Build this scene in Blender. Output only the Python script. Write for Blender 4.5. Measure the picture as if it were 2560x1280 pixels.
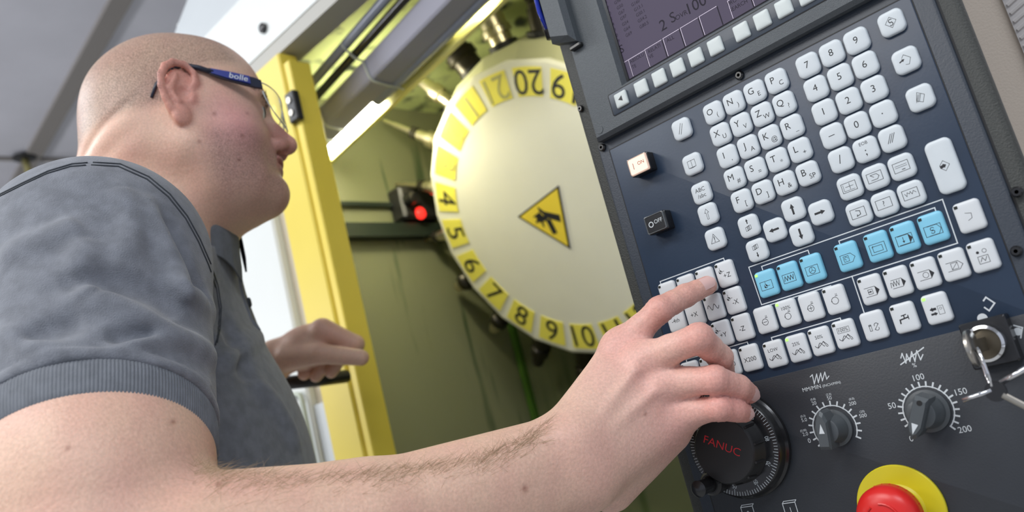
import bpy, bmesh, math, random
import numpy as np
from mathutils import Vector, Matrix
random.seed(7)
scn = bpy.context.scene
for o in list(bpy.data.objects):
    bpy.data.objects.remove(o, do_unlink=True)
COL = scn.collection

# ---------------------------------------------------------------- camera
CAM = np.array([0.0, 0.0, 1.30])
F = 2136.0                                   # focal length in pixels of a 2560 wide frame
M = np.array([[0.68946007, 0.68071531, -0.24753075],
              [-0.31524204, -0.02567402, -0.94866396],
              [-0.65212519, 0.73209802, 0.19688887]])   # rows: right, down, forward
_u, _s, _v = np.linalg.svd(M)
M = _u @ _v
cam_data = bpy.data.cameras.new('camera')
cam_data.sensor_width = 36.0
cam_data.lens = 36.0 * F / 2560.0
cam_data.clip_start = 0.02
cam_data.dof.use_dof = True
cam_data.dof.focus_distance = 0.63
cam_data.dof.aperture_fstop = 6.3
cam = bpy.data.objects.new('camera', cam_data)
COL.objects.link(cam)
cam.matrix_world = Matrix(((M[0][0], -M[1][0], -M[2][0], CAM[0]),
                           (M[0][1], -M[1][1], -M[2][1], CAM[1]),
                           (M[0][2], -M[1][2], -M[2][2], CAM[2]),
                           (0, 0, 0, 1)))
scn.camera = cam

# ---------------------------------------------------------------- light
scn.view_settings.view_transform = 'Standard'
scn.view_settings.look = 'None'
scn.view_settings.gamma = 1.0
scn.view_settings.use_curve_mapping = False
scn.view_settings.exposure = 0.0
w = bpy.data.worlds.new('room_air')
scn.world = w
w.use_nodes = True
w.node_tree.nodes['Background'].inputs[0].default_value = (0.80, 0.86, 1.0, 1)
w.node_tree.nodes['Background'].inputs[1].default_value = 0.62


def area(name, loc, target, size, power, color=(1, 1, 1), sy=None):
    l = bpy.data.lights.new(name, 'AREA')
    l.energy = power
    l.color = color
    l.shape = 'RECTANGLE'
    l.size = size
    l.size_y = sy or size
    o = bpy.data.objects.new(name, l)
    o.location = loc
    d = Vector(target) - Vector(loc)
    o.rotation_euler = d.to_track_quat('-Z', 'Y').to_euler()
    COL.objects.link(o)
    return o


area('ceiling_lamp', (-0.6, -0.9, 2.80), (-0.6, -0.6, 0), 1.2, 26, (1.0, 0.98, 0.95), 0.6)
area('ceiling_lamp', (-2.2, -0.4, 2.80), (-2.0, 0.0, 0), 1.2, 22, (0.93, 0.97, 1.0), 0.6)
area('ceiling_lamp', (1.0, -0.5, 2.80), (0.6, -0.2, 0), 1.2, 24, (0.88, 0.93, 1.0), 0.6)
area('ceiling_fill_light', (-3.4, -1.2, 1.9), (-3.0, .9, 2.9), 1.0, 30, (.97, .97, 1.0), .3)  # added fill out of view, aimed up to brighten the ceiling
area('ceiling_lamp', (-1.9, -2.2, 2.80), (-1.6, -1.6, 0), 1.2, 26, (1.0, 0.98, 0.95), 0.6)


# ---------------------------------------------------------------- places
def ray(px, py):
    return np.array([(px - 1280.0) / F, (py - 640.0) / F, 1.0]) @ M


def Wd(px, py, d):
    """the point seen at a pixel of the photograph, d metres in front of the camera"""
    return CAM + ray(px, py) * d


def WY(px, py, Y):
    r = ray(px, py)
    return CAM + r * ((Y - CAM[1]) / r[1])


def WX(px, py, X):
    r = ray(px, py)
    return CAM + r * ((X - CAM[0]) / r[0])


def WZ(px, py, Z):
    r = ray(px, py)
    return CAM + r * ((Z - CAM[2]) / r[2])


O7 = np.array([-0.20663407, 0.58808415, 1.30 + 0.19459028])   # origin of the control panel


def PL(px, py, h=0.0):
    """panel coordinates (mm) of a pixel, on a plane h mm proud of the face plate"""
    q = (WY(px, py, O7[1] - h / 1000.0) - O7) * 1000
    return q[0], q[2]


# ---------------------------------------------------------------- object helpers
def new_obj(name, me, mat=None, parent=None, smooth=False):
    o = bpy.data.objects.new(name, me)
    COL.objects.link(o)
    if mat is not None:
        for m_ in (mat if isinstance(mat, (list, tuple)) else [mat]):
            if m_.name not in [x.name for x in me.materials if x]:
                me.materials.append(m_)
    if parent is not None:
        o.parent = parent
    if smooth:
        me.polygons.foreach_set('use_smooth', [True] * len(me.polygons))
    return o


def tag(o, label=None, cat=None, group=None, kind=None):
    if label: o['label'] = label
    if cat: o['category'] = cat
    if group: o['group'] = group
    if kind: o['kind'] = kind
    return o


def thing(name, loc, label, cat, group=None, rz=0.0):
    o = bpy.data.objects.new(name, None)
    o.empty_display_size = 0.05
    COL.objects.link(o)
    o.location = loc
    o.rotation_euler = (0, 0, rz)
    return tag(o, label, cat, group)


class MB:
    """collects verts and faces of one part"""
    def __init__(s):
        s.v = []; s.f = []; s.mi = []; s.cur = 0

    def add(s, vs, fs):
        b = len(s.v)
        s.v += [tuple(float(c) for c in x) for x in vs]
        s.f += [tuple(b + i for i in f) for f in fs]
        s.mi += [s.cur] * len(fs)
        return s

    def loft(s, rings, cap0=True, cap1=True, closed=True, loop=False):
        n = len(rings[0]); vs = [p for r in rings for p in r]; fs = []
        K = len(rings)
        for k in range(K if loop else K - 1):
            for i in range(n if closed else n - 1):
                j = (i + 1) % n; k2 = (k + 1) % K
                fs.append((k * n + i, k * n + j, k2 * n + j, k2 * n + i))
        if cap0 and not loop: fs.append(tuple(reversed(range(n))))
        if cap1 and not loop: fs.append(tuple((K - 1) * n + i for i in range(n)))
        return s.add(vs, fs)

    def box(s, c, d, R=None, bev=0.0):
        hx, hy, hz = d[0] / 2, d[1] / 2, d[2] / 2
        if bev > 0:
            b = min(bev, hx * .9, hy * .9, hz * .9)
            rings = []
            for z, i in ((-hz, b), (-hz + b, 0), (hz - b, 0), (hz, b)):
                x, y = hx - i, hy - i
                c_ = b if i == 0 else b * .3
                rings.append([(-x + c_, -y, z), (x - c_, -y, z), (x, -y + c_, z), (x, y - c_, z), (x - c_, y, z), (-x + c_, y, z), (-x, y - c_, z), (-x, -y + c_, z)])
            n0 = len(s.v)
            s.loft(rings)
        else:
            n0 = len(s.v)
            s.loft([[(-hx, -hy, -hz), (hx, -hy, -hz), (hx, hy, -hz), (-hx, hy, -hz)], [(-hx, -hy, hz), (hx, -hy, hz), (hx, hy, hz), (-hx, hy, hz)]])
        R = np.eye(3) if R is None else np.array(R)
        for i in range(n0, len(s.v)):
            s.v[i] = tuple(R @ np.array(s.v[i]) + np.array(c))
        return s

    def cyl(s, p0, p1, r0, r1=None, n=24, cap=True):
        r1 = r0 if r1 is None else r1
        return s.lathe(p0, p1, [(0, r0), (1, r1)], n, cap)

    def lathe(s, p0, p1, prof, n=24, cap=True):
        """profile (t along p0-p1 in 0..1, radius)"""
        p0 = np.array(p0, float); p1 = np.array(p1, float); a = p1 - p0
        e = a / np.linalg.norm(a)
        q = np.array([1.0, 0, 0]) if abs(e[0]) < .8 else np.array([0, 1.0, 0])
        u = np.cross(e, q); u /= np.linalg.norm(u); v = np.cross(e, u)
        ang = [2 * math.pi * i / n for i in range(n)]
        rings = [[p0 + a * t + (u * math.cos(x) + v * math.sin(x)) * max(r, 1e-5) for x in ang] for t, r in prof]
        return s.loft(rings, cap, cap)

    def tube(s, pts, r, n=10, cap=True):
        pts = [np.array(p, float) for p in pts]
        rr = r if isinstance(r, (list, tuple, np.ndarray)) else [r] * len(pts)
        rings = []; prev = None
        for i, p in enumerate(pts):
            t = pts[min(i + 1, len(pts) - 1)] - pts[max(i - 1, 0)]
            t = t / (np.linalg.norm(t) + 1e-12)
            if prev is None:
                q = np.array([0, 0, 1.0]) if abs(t[2]) < .8 else np.array([1.0, 0, 0])
                u = np.cross(t, q)
            else:
                u = prev - t * (prev @ t)
            u = u / np.linalg.norm(u); prev = u; v = np.cross(t, u)
            rings.append([p + (u * math.cos(2 * math.pi * k / n) + v * math.sin(2 * math.pi * k / n)) * rr[i] for k in range(n)])
        return s.loft(rings, cap, cap)

    def build(s, name, mat=None, parent=None, smooth=False, loc=None):
        me = bpy.data.meshes.new(name)
        me.from_pydata(s.v, [], s.f)
        mats = mat if isinstance(mat, (list, tuple)) else ([mat] if mat else [])
        for m_ in mats: me.materials.append(m_)
        if len(mats) > 1: me.polygons.foreach_set('material_index', s.mi)
        bm = bmesh.new(); bm.from_mesh(me)
        bmesh.ops.recalc_face_normals(bm, faces=bm.faces)
        bm.to_mesh(me); bm.free()
        if smooth:
            me.polygons.foreach_set('use_smooth', [True] * len(me.polygons))
            if smooth is not True:
                me.set_sharp_from_angle(angle=math.radians(smooth))
        me.update()
        o = bpy.data.objects.new(name, me)
        COL.objects.link(o)
        if parent is not None: o.parent = parent
        if loc is not None: o.location = loc
        return o


def rrect(w, h, r, n=4):
    """rounded rectangle in x, z about the origin, counter-clockwise"""
    out = []
    for cx, cz, a0 in ((w / 2 - r, h / 2 - r, 0), (-w / 2 + r, h / 2 - r, 90), (-w / 2 + r, -h / 2 + r, 180), (w / 2 - r, -h / 2 + r, 270)):
        for k in range(n + 1):
            a = math.radians(a0 + 90 * k / n)
            out.append((cx + r * math.cos(a), cz + r * math.sin(a)))
    return out


def dup(o, loc=None, parent=None, name=None):
    c = o.copy()
    COL.objects.link(c)
    if loc is not None: c.location = loc
    if parent is not None: c.parent = parent
    return c


# ---------------------------------------------------------------- materials
def mat(name, col, rough=.5, metal=0.0, bump=0.0, bscale=200.0, var=0.0, vscale=8.0, emit=None, estr=0.0, coat=0.0, spec=.5, col2=None, trans=0.0, sss=0.0, attr=None, alpha=1.0, detail=4.0):
    m = bpy.data.materials.new(name)
    m.use_nodes = True
    nt = m.node_tree; b = nt.nodes['Principled BSDF']
    c4 = (*col, 1)
    b.inputs['Base Color'].default_value = c4
    b.inputs['Roughness'].default_value = rough
    b.inputs['Metallic'].default_value = metal
    b.inputs['Specular IOR Level'].default_value = spec
    b.inputs['Coat Weight'].default_value = coat
    b.inputs['Coat Roughness'].default_value = .15
    b.inputs['Transmission Weight'].default_value = trans
    tc = nt.nodes.new('ShaderNodeTexCoord')
    if attr:
        at = nt.nodes.new('ShaderNodeAttribute'); at.attribute_name = attr
        src = at.outputs['Color']
    else:
        src = None
    if var > 0 or col2 is not None:
        nz = nt.nodes.new('ShaderNodeTexNoise'); nz.inputs['Scale'].default_value = vscale; nz.inputs['Detail'].default_value = detail
        nt.links.new(tc.outputs['Object'], nz.inputs['Vector'])
        mx = nt.nodes.new('ShaderNodeMix'); mx.data_type = 'RGBA'
        rmp = nt.nodes.new('ShaderNodeMapRange'); rmp.inputs[1].default_value = .35; rmp.inputs[2].default_value = .65
        nt.links.new(nz.outputs['Fac'], rmp.inputs[0]); nt.links.new(rmp.outputs[0], mx.inputs[0])
        if src is not None:
            mx.blend_type = 'MULTIPLY'
            nt.links.new(src, mx.inputs[6]); mx.inputs[7].default_value = (1 - var, 1 - var, 1 - var, 1)
        else:
            mx.inputs[6].default_value = c4
            k = col2 if col2 is not None else tuple(min(1, c * (1 - var)) for c in col)
            mx.inputs[7].default_value = (*k, 1)
        src = mx.outputs[2]
    if src is not None:
        nt.links.new(src, b.inputs['Base Color'])
    if bump > 0:
        n2 = nt.nodes.new('ShaderNodeTexNoise'); n2.inputs['Scale'].default_value = bscale; n2.inputs['Detail'].default_value = 3
        nt.links.new(tc.outputs['Object'], n2.inputs['Vector'])
        bp = nt.nodes.new('ShaderNodeBump'); bp.inputs['Strength'].default_value = bump; bp.inputs['Distance'].default_value = .001
        nt.links.new(n2.outputs['Fac'], bp.inputs['Height']); nt.links.new(bp.outputs[0], b.inputs['Normal'])
    if emit is not None:
        b.inputs['Emission Color'].default_value = (*emit, 1); b.inputs['Emission Strength'].default_value = estr
    if sss > 0:
        b.inputs['Subsurface Weight'].default_value = sss
        b.inputs['Subsurface Radius'].default_value = (1.0, .35, .2)
        b.inputs['Subsurface Scale'].default_value = .006
    return m
# ================================================================ CONTROL PANEL
m_housing = mat('black_wrinkle_paint', (.045, .048, .044), .55, bump=.55, bscale=900, var=.10, vscale=900)
m_bezel = mat('grey_textured_plastic', (.078, .090, .100), .5, bump=.35, bscale=1400, var=.12, vscale=600)
m_plate = mat('slate_blue_keypad_film', (.018, .033, .062), .36, bump=.05, bscale=500, spec=.42, col2=(.023, .040, .072), vscale=14)
m_plate2 = mat('reflection_greyed_plate', (.031, .035, .042), .42, bump=.12, bscale=700, var=.15, vscale=12)  # same plate lower down; its greyer reflected light is in the base colour
m_strip = mat('navy_softkey_film', (.035, .048, .068), .38)
m_dark = mat('black_gap', (.008, .008, .009), .6)
m_black = mat('black_gloss_plastic', (.012, .012, .013), .22, spec=.6)
m_blackm = mat('black_matt_plastic', (.016, .016, .017), .42, bump=.05, bscale=400)
m_key = mat('pale_grey_key_rubber', (.62, .67, .70), .34, bump=.03, bscale=300, var=.04, vscale=60, spec=.45)
m_keyw = mat('white_key_rubber', (.66, .69, .71), .36, bump=.03, bscale=300, var=.04, vscale=60, spec=.45)
m_keyb = mat('sky_blue_key_rubber', (.22, .56, .74), .38, bump=.03, bscale=300, spec=.45)
m_soft = mat('grey_softkey_rubber', (.58, .63, .62), .36, spec=.45)
m_ink = mat('black_key_print', (.015, .016, .02), .5)
m_inkg = mat('grey_key_print', (.12, .13, .15), .5)
m_white = mat('white_panel_print', (.62, .66, .68), .5)
m_led0 = mat('unlit_indicator_window', (.015, .018, .012), .3)
m_led1 = mat('lit_green_indicator', (.2, .8, .1), .4, emit=(.30, 1.0, .10), estr=1.6)
m_screen = mat('lcd_screen', (.006, .006, .008), .5, emit=(.120, .100, .160), estr=.72, spec=.12)
m_scrink = mat('screen_dark_text', (.006, .006, .008), .5, emit=(.024, .018, .036), estr=.5, spec=.12)
m_scrwht = mat('screen_pale_line', (.4, .36, .42), .4, emit=(.42, .36, .46), estr=.8)
m_lampon = mat('lit_switch_face', (.8, .6, .5), .4, emit=(1.0, .66, .50), estr=.62)
m_inkr = mat('dark_red_print', (.25, .05, .03), .5)
m_clear = mat('clear_cap_plastic', (.75, .8, .82), .08, trans=.85)
m_chrome = mat('polished_chrome', (.75, .76, .78), .12, metal=1.0)
m_knob = mat('grey_knob_plastic', (.075, .085, .092), .4, bump=.08, bscale=300)
m_red = mat('red_mushroom_plastic', (.68, .018, .015), .34, bump=.03)
m_yell = mat('yellow_estop_disc', (.70, .60, .02), .38, var=.06, vscale=30)
m_redink = mat('red_print', (.62, .02, .03), .5, emit=None)
m_blue = mat('glossy_blue_plastic', (.01, .03, .35), .12, emit=None)

cp = thing('control_panel', tuple(O7), 'dark grey machine control panel full of pale keys with screen and knobs', 'control panel')


def XZ(pts, h):
    return [(x / 1000, -h / 1000, z / 1000) for x, z in pts]


def plate(name, x0, x1, z0, z1, h0, h1, r, mt, bev=1.0, parent=cp):
    cx, cz = (x0 + x1) / 2, (z0 + z1) / 2
    mb = MB()
    f = lambda i, h: XZ([(cx + x, cz + z) for x, z in rrect(x1 - x0 - 2 * i, z1 - z0 - 2 * i, max(r - i, .2))], h)
    mb.loft([f(0, h0), f(0, h1 - bev), f(bev * .3, h1 - bev * .3), f(bev, h1)])
    return mb.build(name, mt, parent, smooth=35)


# housing, bezels and face plates
mb = MB()
hz_ = lambda i, h, r: XZ([(-51.2 + x, -49 + z) for x, z in rrect(303.6 - 2 * i, 622 - 2 * i, r)], h)
mb.loft([hz_(34, -110, 4), hz_(30, -100, 6), hz_(3, -14, 8), hz_(0, -11, 9), hz_(0, -6, 9), hz_(1, -4, 8), hz_(3, -3, 6)])
mb.build('housing', m_housing, cp, smooth=35)
plate('keypad_frame', -191.5, 88.2, -345, 22, -3, -.6, 3, mat('slate_frame_plastic', (.032, .041, .056), .45, bump=.2, bscale=900), 1.2)
plate('frame_gap', -192.3, 89.6, -346, 22.5, -3.4, -2.9, 3, m_dark, .2)
plate('keypad_gap', -181.0, 76.4, -338, 13.2, -1.5, -.45, 1.5, m_dark, .2)
plate('keypad_plate', -180.0, 75.6, -203, 12.2, -1.5, 0, 1.0, m_plate, .4)
plate('operator_plate', -180.0, 75.6, -337, -202.6, -1.5, 0, 1.0, m_plate2, .4)


def ring_rect(x0, x1, z0, z1, h):
    return XZ([(x0, z0), (x1, z0), (x1, z1), (x0, z1)], h)


mb = MB()
mb.loft([ring_rect(-185.5, 89, 21.6, 250, -3), ring_rect(-185.5, 89, 21.6, 250, 5.0), ring_rect(-183.5, 87, 24.6, 248, 8),
         ring_rect(-145.5, 72, 54.5, 218, 8), ring_rect(-143, 70, 57.2, 216, 3.0), ring_rect(-143, 70, 57.2, 216, -3)], loop=True)
mb.build('monitor_bezel', m_bezel, cp)
mb = MB(); mb.loft([ring_rect(-143.2, 70.2, 56.9, 216.2, 3.2), ring_rect(-141.2, 68.2, 58.9, 214.2, 1.8), ring_rect(-141.2, 68.2, 58.9, 214.2, 0), ring_rect(-143.2, 70.2, 56.9, 216.2, 0)], loop=True)
mb.build('screen_gasket', m_black, cp)
mb = MB(); mb.box((-.0365, .001, .1365), (.214, .003, .160)); scr = mb.build('screen', m_screen, cp)
plate('softkey_groove', -161.6, 76, 33.6, 53.4, 7.5, 8.12, 2, m_dark, .1)
plate('softkey_strip', -160.8, 75.2, 34.4, 52.6, 7.6, 8.3, 1.6, m_strip, .2)

# card-slot door left of the screen: proud cover plus hairline joint
mb = MB()
mb.loft([XZ([(-196, 118), (-171, 108), (-171, 240), (-196, 240)], 6), XZ([(-196, 118), (-171, 108), (-171, 240), (-196, 240)], 15), XZ([(-192, 122), (-174, 114), (-174, 238), (-192, 238)], 21)])
mb.build('card_slot_cover', m_bezel, cp)
mb = MB(); mb.tube([(-.1985, -.012, .135), (-.1990, -.016, .15), (-.1975, -.017, .19), (-.1975, -.017, .235)], .0022, 12)
mb.build('card_strip', m_blue, cp, smooth=True)
mb = MB(); mb.tube([(-.200, -.007, .128), (-.2005, -.008, .14), (-.2005, -.008, .24)], .0052, 10)
mb.build('card_clip', m_black, cp, smooth=True)
mb = MB(); mb.box((-.176, -.0095, .106), (.012, .007, .004), bev=.001); mb.build('cover_latch', m_black, cp)


# ---- flat print helper
_tc = {}
def text_geo(s, size):
    k = s
    if k not in _tc:
        cu = bpy.data.curves.new('t', 'FONT'); cu.body = s; cu.size = 1.0; cu.align_x = 'CENTER'; cu.align_y = 'CENTER'; cu.resolution_u = 3
        o = bpy.data.objects.new('t', cu); COL.objects.link(o)
        dg = bpy.context.evaluated_depsgraph_get(); dg.update()
        me = bpy.data.meshes.new_from_object(o.evaluated_get(dg))
        vs = [(v.co.x, v.co.y) for v in me.vertices]; fs = [tuple(p.vertices) for p in me.polygons]
        xs = [v[0] for v in vs] or [0]; ys = [v[1] for v in vs] or [0]
        cx = (min(xs) + max(xs)) / 2
        vs = [(x - cx, y) for x, y in vs]
        bpy.data.objects.remove(o); bpy.data.meshes.remove(me); bpy.data.curves.remove(cu)
        _tc[k] = (vs, fs)
    vs, fs = _tc[k]
    return [(x * size, y * size) for x, y in vs], fs


class Ink:
    """flat print in panel millimetres"""
    def __init__(s): s.v = []; s.f = []

    def poly(s, pts):
        b = len(s.v); s.v += list(pts); s.f.append(tuple(range(b, b + len(pts)))); return s

    def text(s, t, x, z, size, rot=0.0, sx=1.0):
        vs, fs = text_geo(t, size); b = len(s.v); c, q = math.cos(rot), math.sin(rot)
        s.v += [(x + (a * sx) * c - d * q, z + (a * sx) * q + d * c) for a, d in vs]
        s.f += [tuple(b + i for i in f) for f in fs]; return s

    def line(s, pts, w, closed=False):
        P = [np.array(p, float) for p in pts]
        n = len(P)
        for i in range(n if closed else n - 1):
            a, b_ = P[i], P[(i + 1) % n]; d = b_ - a; L = np.linalg.norm(d)
            if L < 1e-6: continue
            d /= L; nn = np.array([-d[1], d[0]]) * w / 2; e = d * w / 2
            s.poly([tuple(a - e - nn), tuple(b_ + e - nn), tuple(b_ + e + nn), tuple(a - e + nn)])
        return s

    def arc(s, cx, cz, r, a0, a1, w, n=16):
        return s.line([(cx + r * math.cos(math.radians(a0 + (a1 - a0) * k / n)), cz + r * math.sin(math.radians(a0 + (a1 - a0) * k / n))) for k in range(n + 1)], w)

    def disc(s, cx, cz, r, n=16):
        return s.poly([(cx + r * math.cos(2 * math.pi * k / n), cz + r * math.sin(2 * math.pi * k / n)) for k in range(n)])

    def build(s, name, mt, parent, h):
        me = bpy.data.meshes.new(name)
        zs = [(x / 1000, -(h + .0008 * (i % 5)) / 1000, z / 1000) for i, (x, z) in enumerate(s.v)]
        me.from_pydata(zs, [], s.f); me.materials.append(mt)
        o = bpy.data.objects.new(name, me); COL.objects.link(o); o.parent = parent
        return o


def sine(x0, z0, w, a, per, n=24, ph=0):
    return [(x0 + w * k / n, z0 + a * math.sin(ph + 2 * math.pi * per * k / n)) for k in range(n + 1)]


# ---- icons, each draws into an Ink about the key centre (mm)
def i_rect(k, w=10, h=6.4, z=0, x=0, t=.32): k.line([(x - w / 2, z - h / 2), (x + w / 2, z - h / 2), (x + w / 2, z + h / 2), (x - w / 2, z + h / 2)], t, True)
def i_arrow(k, dx, dz, L=8, w=1.5, hw=3.4, hl=3.2, x=0, z=0):
    d = np.array([dx, dz], float); n = np.array([-d[1], d[0]]); c = np.array([x, z]); a = c - d * L / 2; b = c + d * (L / 2 - hl)
    k.poly([tuple(a - n * w / 2), tuple(b - n * w / 2), tuple(b - n * hw / 2), tuple(c + d * L / 2), tuple(b + n * hw / 2), tuple(b + n * w / 2), tuple(a + n * w / 2)])
def i_home(k, x, z, r=1.25):
    k.arc(x, z, r, 0, 360, .3)
    k.poly([(x, z)] + [(x + r * math.cos(math.radians(a)), z + r * math.sin(math.radians(a))) for a in range(0, 91, 15)])
    k.poly([(x, z)] + [(x + r * math.cos(math.radians(a)), z + r * math.sin(math.radians(a))) for a in range(180, 271, 15)])
    k.line([(x, z + r), (x, z + r + 1.9)], .3); k.line([(x + r, z), (x + r + 1.9, z)], .3)
def i_tag(k, x=0, z=0, w=9, h=5, full=True, dark=False):
    k.line([(x - w / 2, z + h / 2), (x + w / 4, z + h / 2), (x + w / 2, z), (x + w / 4, z - h / 2), (x - w / 2, z - h / 2)], .32)
    if dark: k.poly([(x + w / 4, z + h / 2), (x + w / 2, z), (x + w / 4, z - h / 2)])
def i_spindle(k, x, z, r, tool=True):
    k.arc(x, z, r, 20, 380, .35, 24)
    if tool:
        k.line([(x + .8, z + r + .6), (x + 2.6, z + r + .6)], .3); k.line([(x + 1.5, z + r + .6), (x + 1.5, z + r + 2.2)], .25); k.line([(x + 2.3, z + r + .6), (x + 2.3, z + r + 2.2)], .25)
    k.poly([(x - r - .5, z - .3), (x - r + .5, z - .3), (x - r, z + .9)])
def i_rapid(k, z):
    k.line(sine(-4.6, z, 6.8, 1.4, 1.25, 20, 3.14), .4)
    k.line([(-2.8, z - 1.8), (2.2, z + 1.9), (4.6, z - 1.2)], .4); k.line([(2.0, z + 2), (3.6, z - 2.0), (4.6, z - 1.9)], .35)


def draw_icon(k, n):
    if n == 'dslash': k.line([(-2.6, -3.4), (1.0, 4.2)], .4); k.line([(-1.0, -4.2), (2.6, 3.4)], .4)
    elif n == 'tslash':
        for d in (-1.3, 0, 1.3): k.line([(-1.6 + d, -2.6), (1.6 + d, 3.0)], .4)
    elif n == 'book':
        i_rect(k, 6.6, 5.6); k.line([(0, -2.8), (0, 2.8)], .3); k.line([(-3.3, -2.8), (0, -3.3), (3.3, -2.8)], .3)
    elif n == 'abc': k.text('ABC', 0, 2.2, 4.6); k.text('/abc', .3, -2.6, 4.6)
    elif n == 'shift': k.line([(-.7, -4), (-.7, 1.2), (-1.8, 1.2), (0, 4.2), (1.8, 1.2), (.7, 1.2), (.7, -4)], .3, True)
    elif n == 'warn': k.line([(-3.6, -3), (3.6, -3), (0, 3.8)], .35, True); k.line([(0, -.6), (0, 1.6)], .6); k.disc(0, -1.9, .4)
    elif n in ('up', 'down', 'left', 'right'):
        d = {'up': (0, 1), 'down': (0, -1), 'left': (-1, 0), 'right': (1, 0)}[n]; i_arrow(k, *d)
    elif n in ('pageup', 'pagedown'):
        s = 1 if n == 'pageup' else -1
        i_arrow(k, 0, s, 3.8, .8, 2.0, 1.8, 0, s * 3.6)
        for q in range(3): i_rect(k, 1.9, 2.9, -s * 2.0 + q * .35, -1.4 + q * 1.3, .28)
    elif n == 'pos': i_rect(k); k.line([(-3.8, 2.4), (-3.8, -2.2), (3.6, -2.2)], .25); k.line([(.6, 2.4), (.6, -1.6)], .3); k.line([(-2.4, .4), (3, .4)], .3)
    elif n == 'prog': i_rect(k); k.line([(-2.6, -1.8), (1.6, -1.8), (3.0, 0), (1.6, 1.8), (-2.6, 1.8), (-.6, 0)], .35)
    elif n == 'offset': i_rect(k); k.line([(-3.8, 1.1), (3.8, 1.1)], .25); k.line([(-3.8, -.1), (3.8, -.1)], .25); k.line([(.2, -2), (2, -2)], .5)
    elif n == 'system': i_rect(k); k.line([(-1.2, 2), (1.4, 1.2), (1.4, -1.2), (-1.2, -2), (-.8, -1.0)], .45)
    elif n == 'message': i_rect(k); k.text('?', 0, -.1, 5)
    elif n == 'graph': i_rect(k); k.line([(-3.6, 1), (-2.6, -1), (-1.8, 1.4), (-.6, .2), (.2, 1.6), (1, -.4), (2.2, 1.6), (3.6, 0)], .3)
    elif n == 'alter': k.line([(0, 3.8), (3.6, .2), (0, -3.8), (-3.6, .2)], .3, True); k.arc(0, 1.1, 1.1, 40, 300, .5, 10); k.arc(0, -1.1, 1.1, 220, 480, .5, 10)
    elif n == 'insert': k.line([(-1.6, 2), (0, 3.8), (3.6, .2), (1.6, -3.6), (-.4, -3)], .3); i_arrow(k, .95, .3, 3.8, .9, 2.2, 1.8, -2.0, .3)
    elif n == 'delete':
        k.line([(-.6, 3.8), (3.4, .8), (1.2, -3.6), (-2.4, -1.4)], .3, True)
        for d in (-.9, 0, .9): k.line([(-1.8 + d, -2.4), (.6 + d, 2.2)], .3)
    elif n == 'input': k.line([(0, 3.4), (3.2, 0), (0, -3.4), (-2.6, -.8), (-2.6, .8)], .3, True); i_arrow(k, .98, .2, 3.8, 1.9, 3.2, 1.8, -.6, 0)
    elif n == 'menu': k.line([(-1.6, 2.4), (1.8, 1.4), (1.4, -1.6), (-1.0, -2.6)], .3)
    elif n == 'wave': k.line(sine(-5, 0, 10, 2.0, 2, 30), .45)
    elif n == 'zrn': i_rect(k, 9.4, 6.2, -1.5); i_home(k, -.6, -2.0)
    elif n == 'jog': i_rect(k, 9.4, 6.2, -1.5); k.line([(-3.8, -3), (-2.8, .2), (-1.6, -3), (-.6, .2), (.6, -3), (1.6, .2), (2.8, -3), (3.6, .2)], .45)
    elif n == 'handle':
        i_rect(k, 9.4, 6.2, -1.5); k.arc(0, -1.5, 2.3, 0, 360, .35, 20)
        for a in (90, 210, 330): k.line([(0, -1.5), (2.3 * math.cos(math.radians(a)), -1.5 + 2.3 * math.sin(math.radians(a)))], .3)
    elif n == 'mem': i_tag(k, .2, -1.5, 10, 6.2); k.line([(-4.8, 1.6), (-4.8, -4.6)], .32); i_rect(k, 3.6, 3.8, -1.5, -1.0, .3); k.arc(-1, -1.2, 1.0, 0, 270, .3)
    elif n == 'mdi': i_rect(k, 10.4, 7, -1.5); k.arc(-2.6, -.1, .9, 90, 180, .3, 5); i_rect(k, 6.4, 3.8, -1.5)
    elif n == 'tape': i_rect(k, 10.4, 6.6, -1.5); i_tag(k, .6, -1.5, 9, 6.0, dark=True); i_arrow(k, 0, -1, 4, .4, 1.8, 1.4, -.8, -1.5)
    elif n == 'edit': i_rect(k, 10.4, 6.6, -1.5); i_tag(k, 1.0, -1.5, 8, 6.2); k.arc(-.4, -.6, 1.1, 20, 300, .4, 10); k.arc(-.4, -2.4, 1.1, 200, 480, .4, 10)
    elif n == 'spm': i_spindle(k, 0, -1.8, 2.3); k.line([(-1.3, -1.8), (1.3, -1.8)], .35)
    elif n == 'sp100': k.text('100%', .3, 3.6, 3.6); i_spindle(k, 0, -2.4, 2.3)
    elif n == 'spp': i_spindle(k, 0, -1.2, 2.3); k.line([(-1.3, -1.2), (1.3, -1.2)], .35); k.line([(0, -2.5), (0, .1)], .35)
    elif n == 'spo': i_spindle(k, 0, -.8, 2.4)
    elif n in ('LOW', '25%', '50%', '100%'):
        k.text(n, 0, 2.9, 3.5); i_rapid(k, -2.6)
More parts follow.
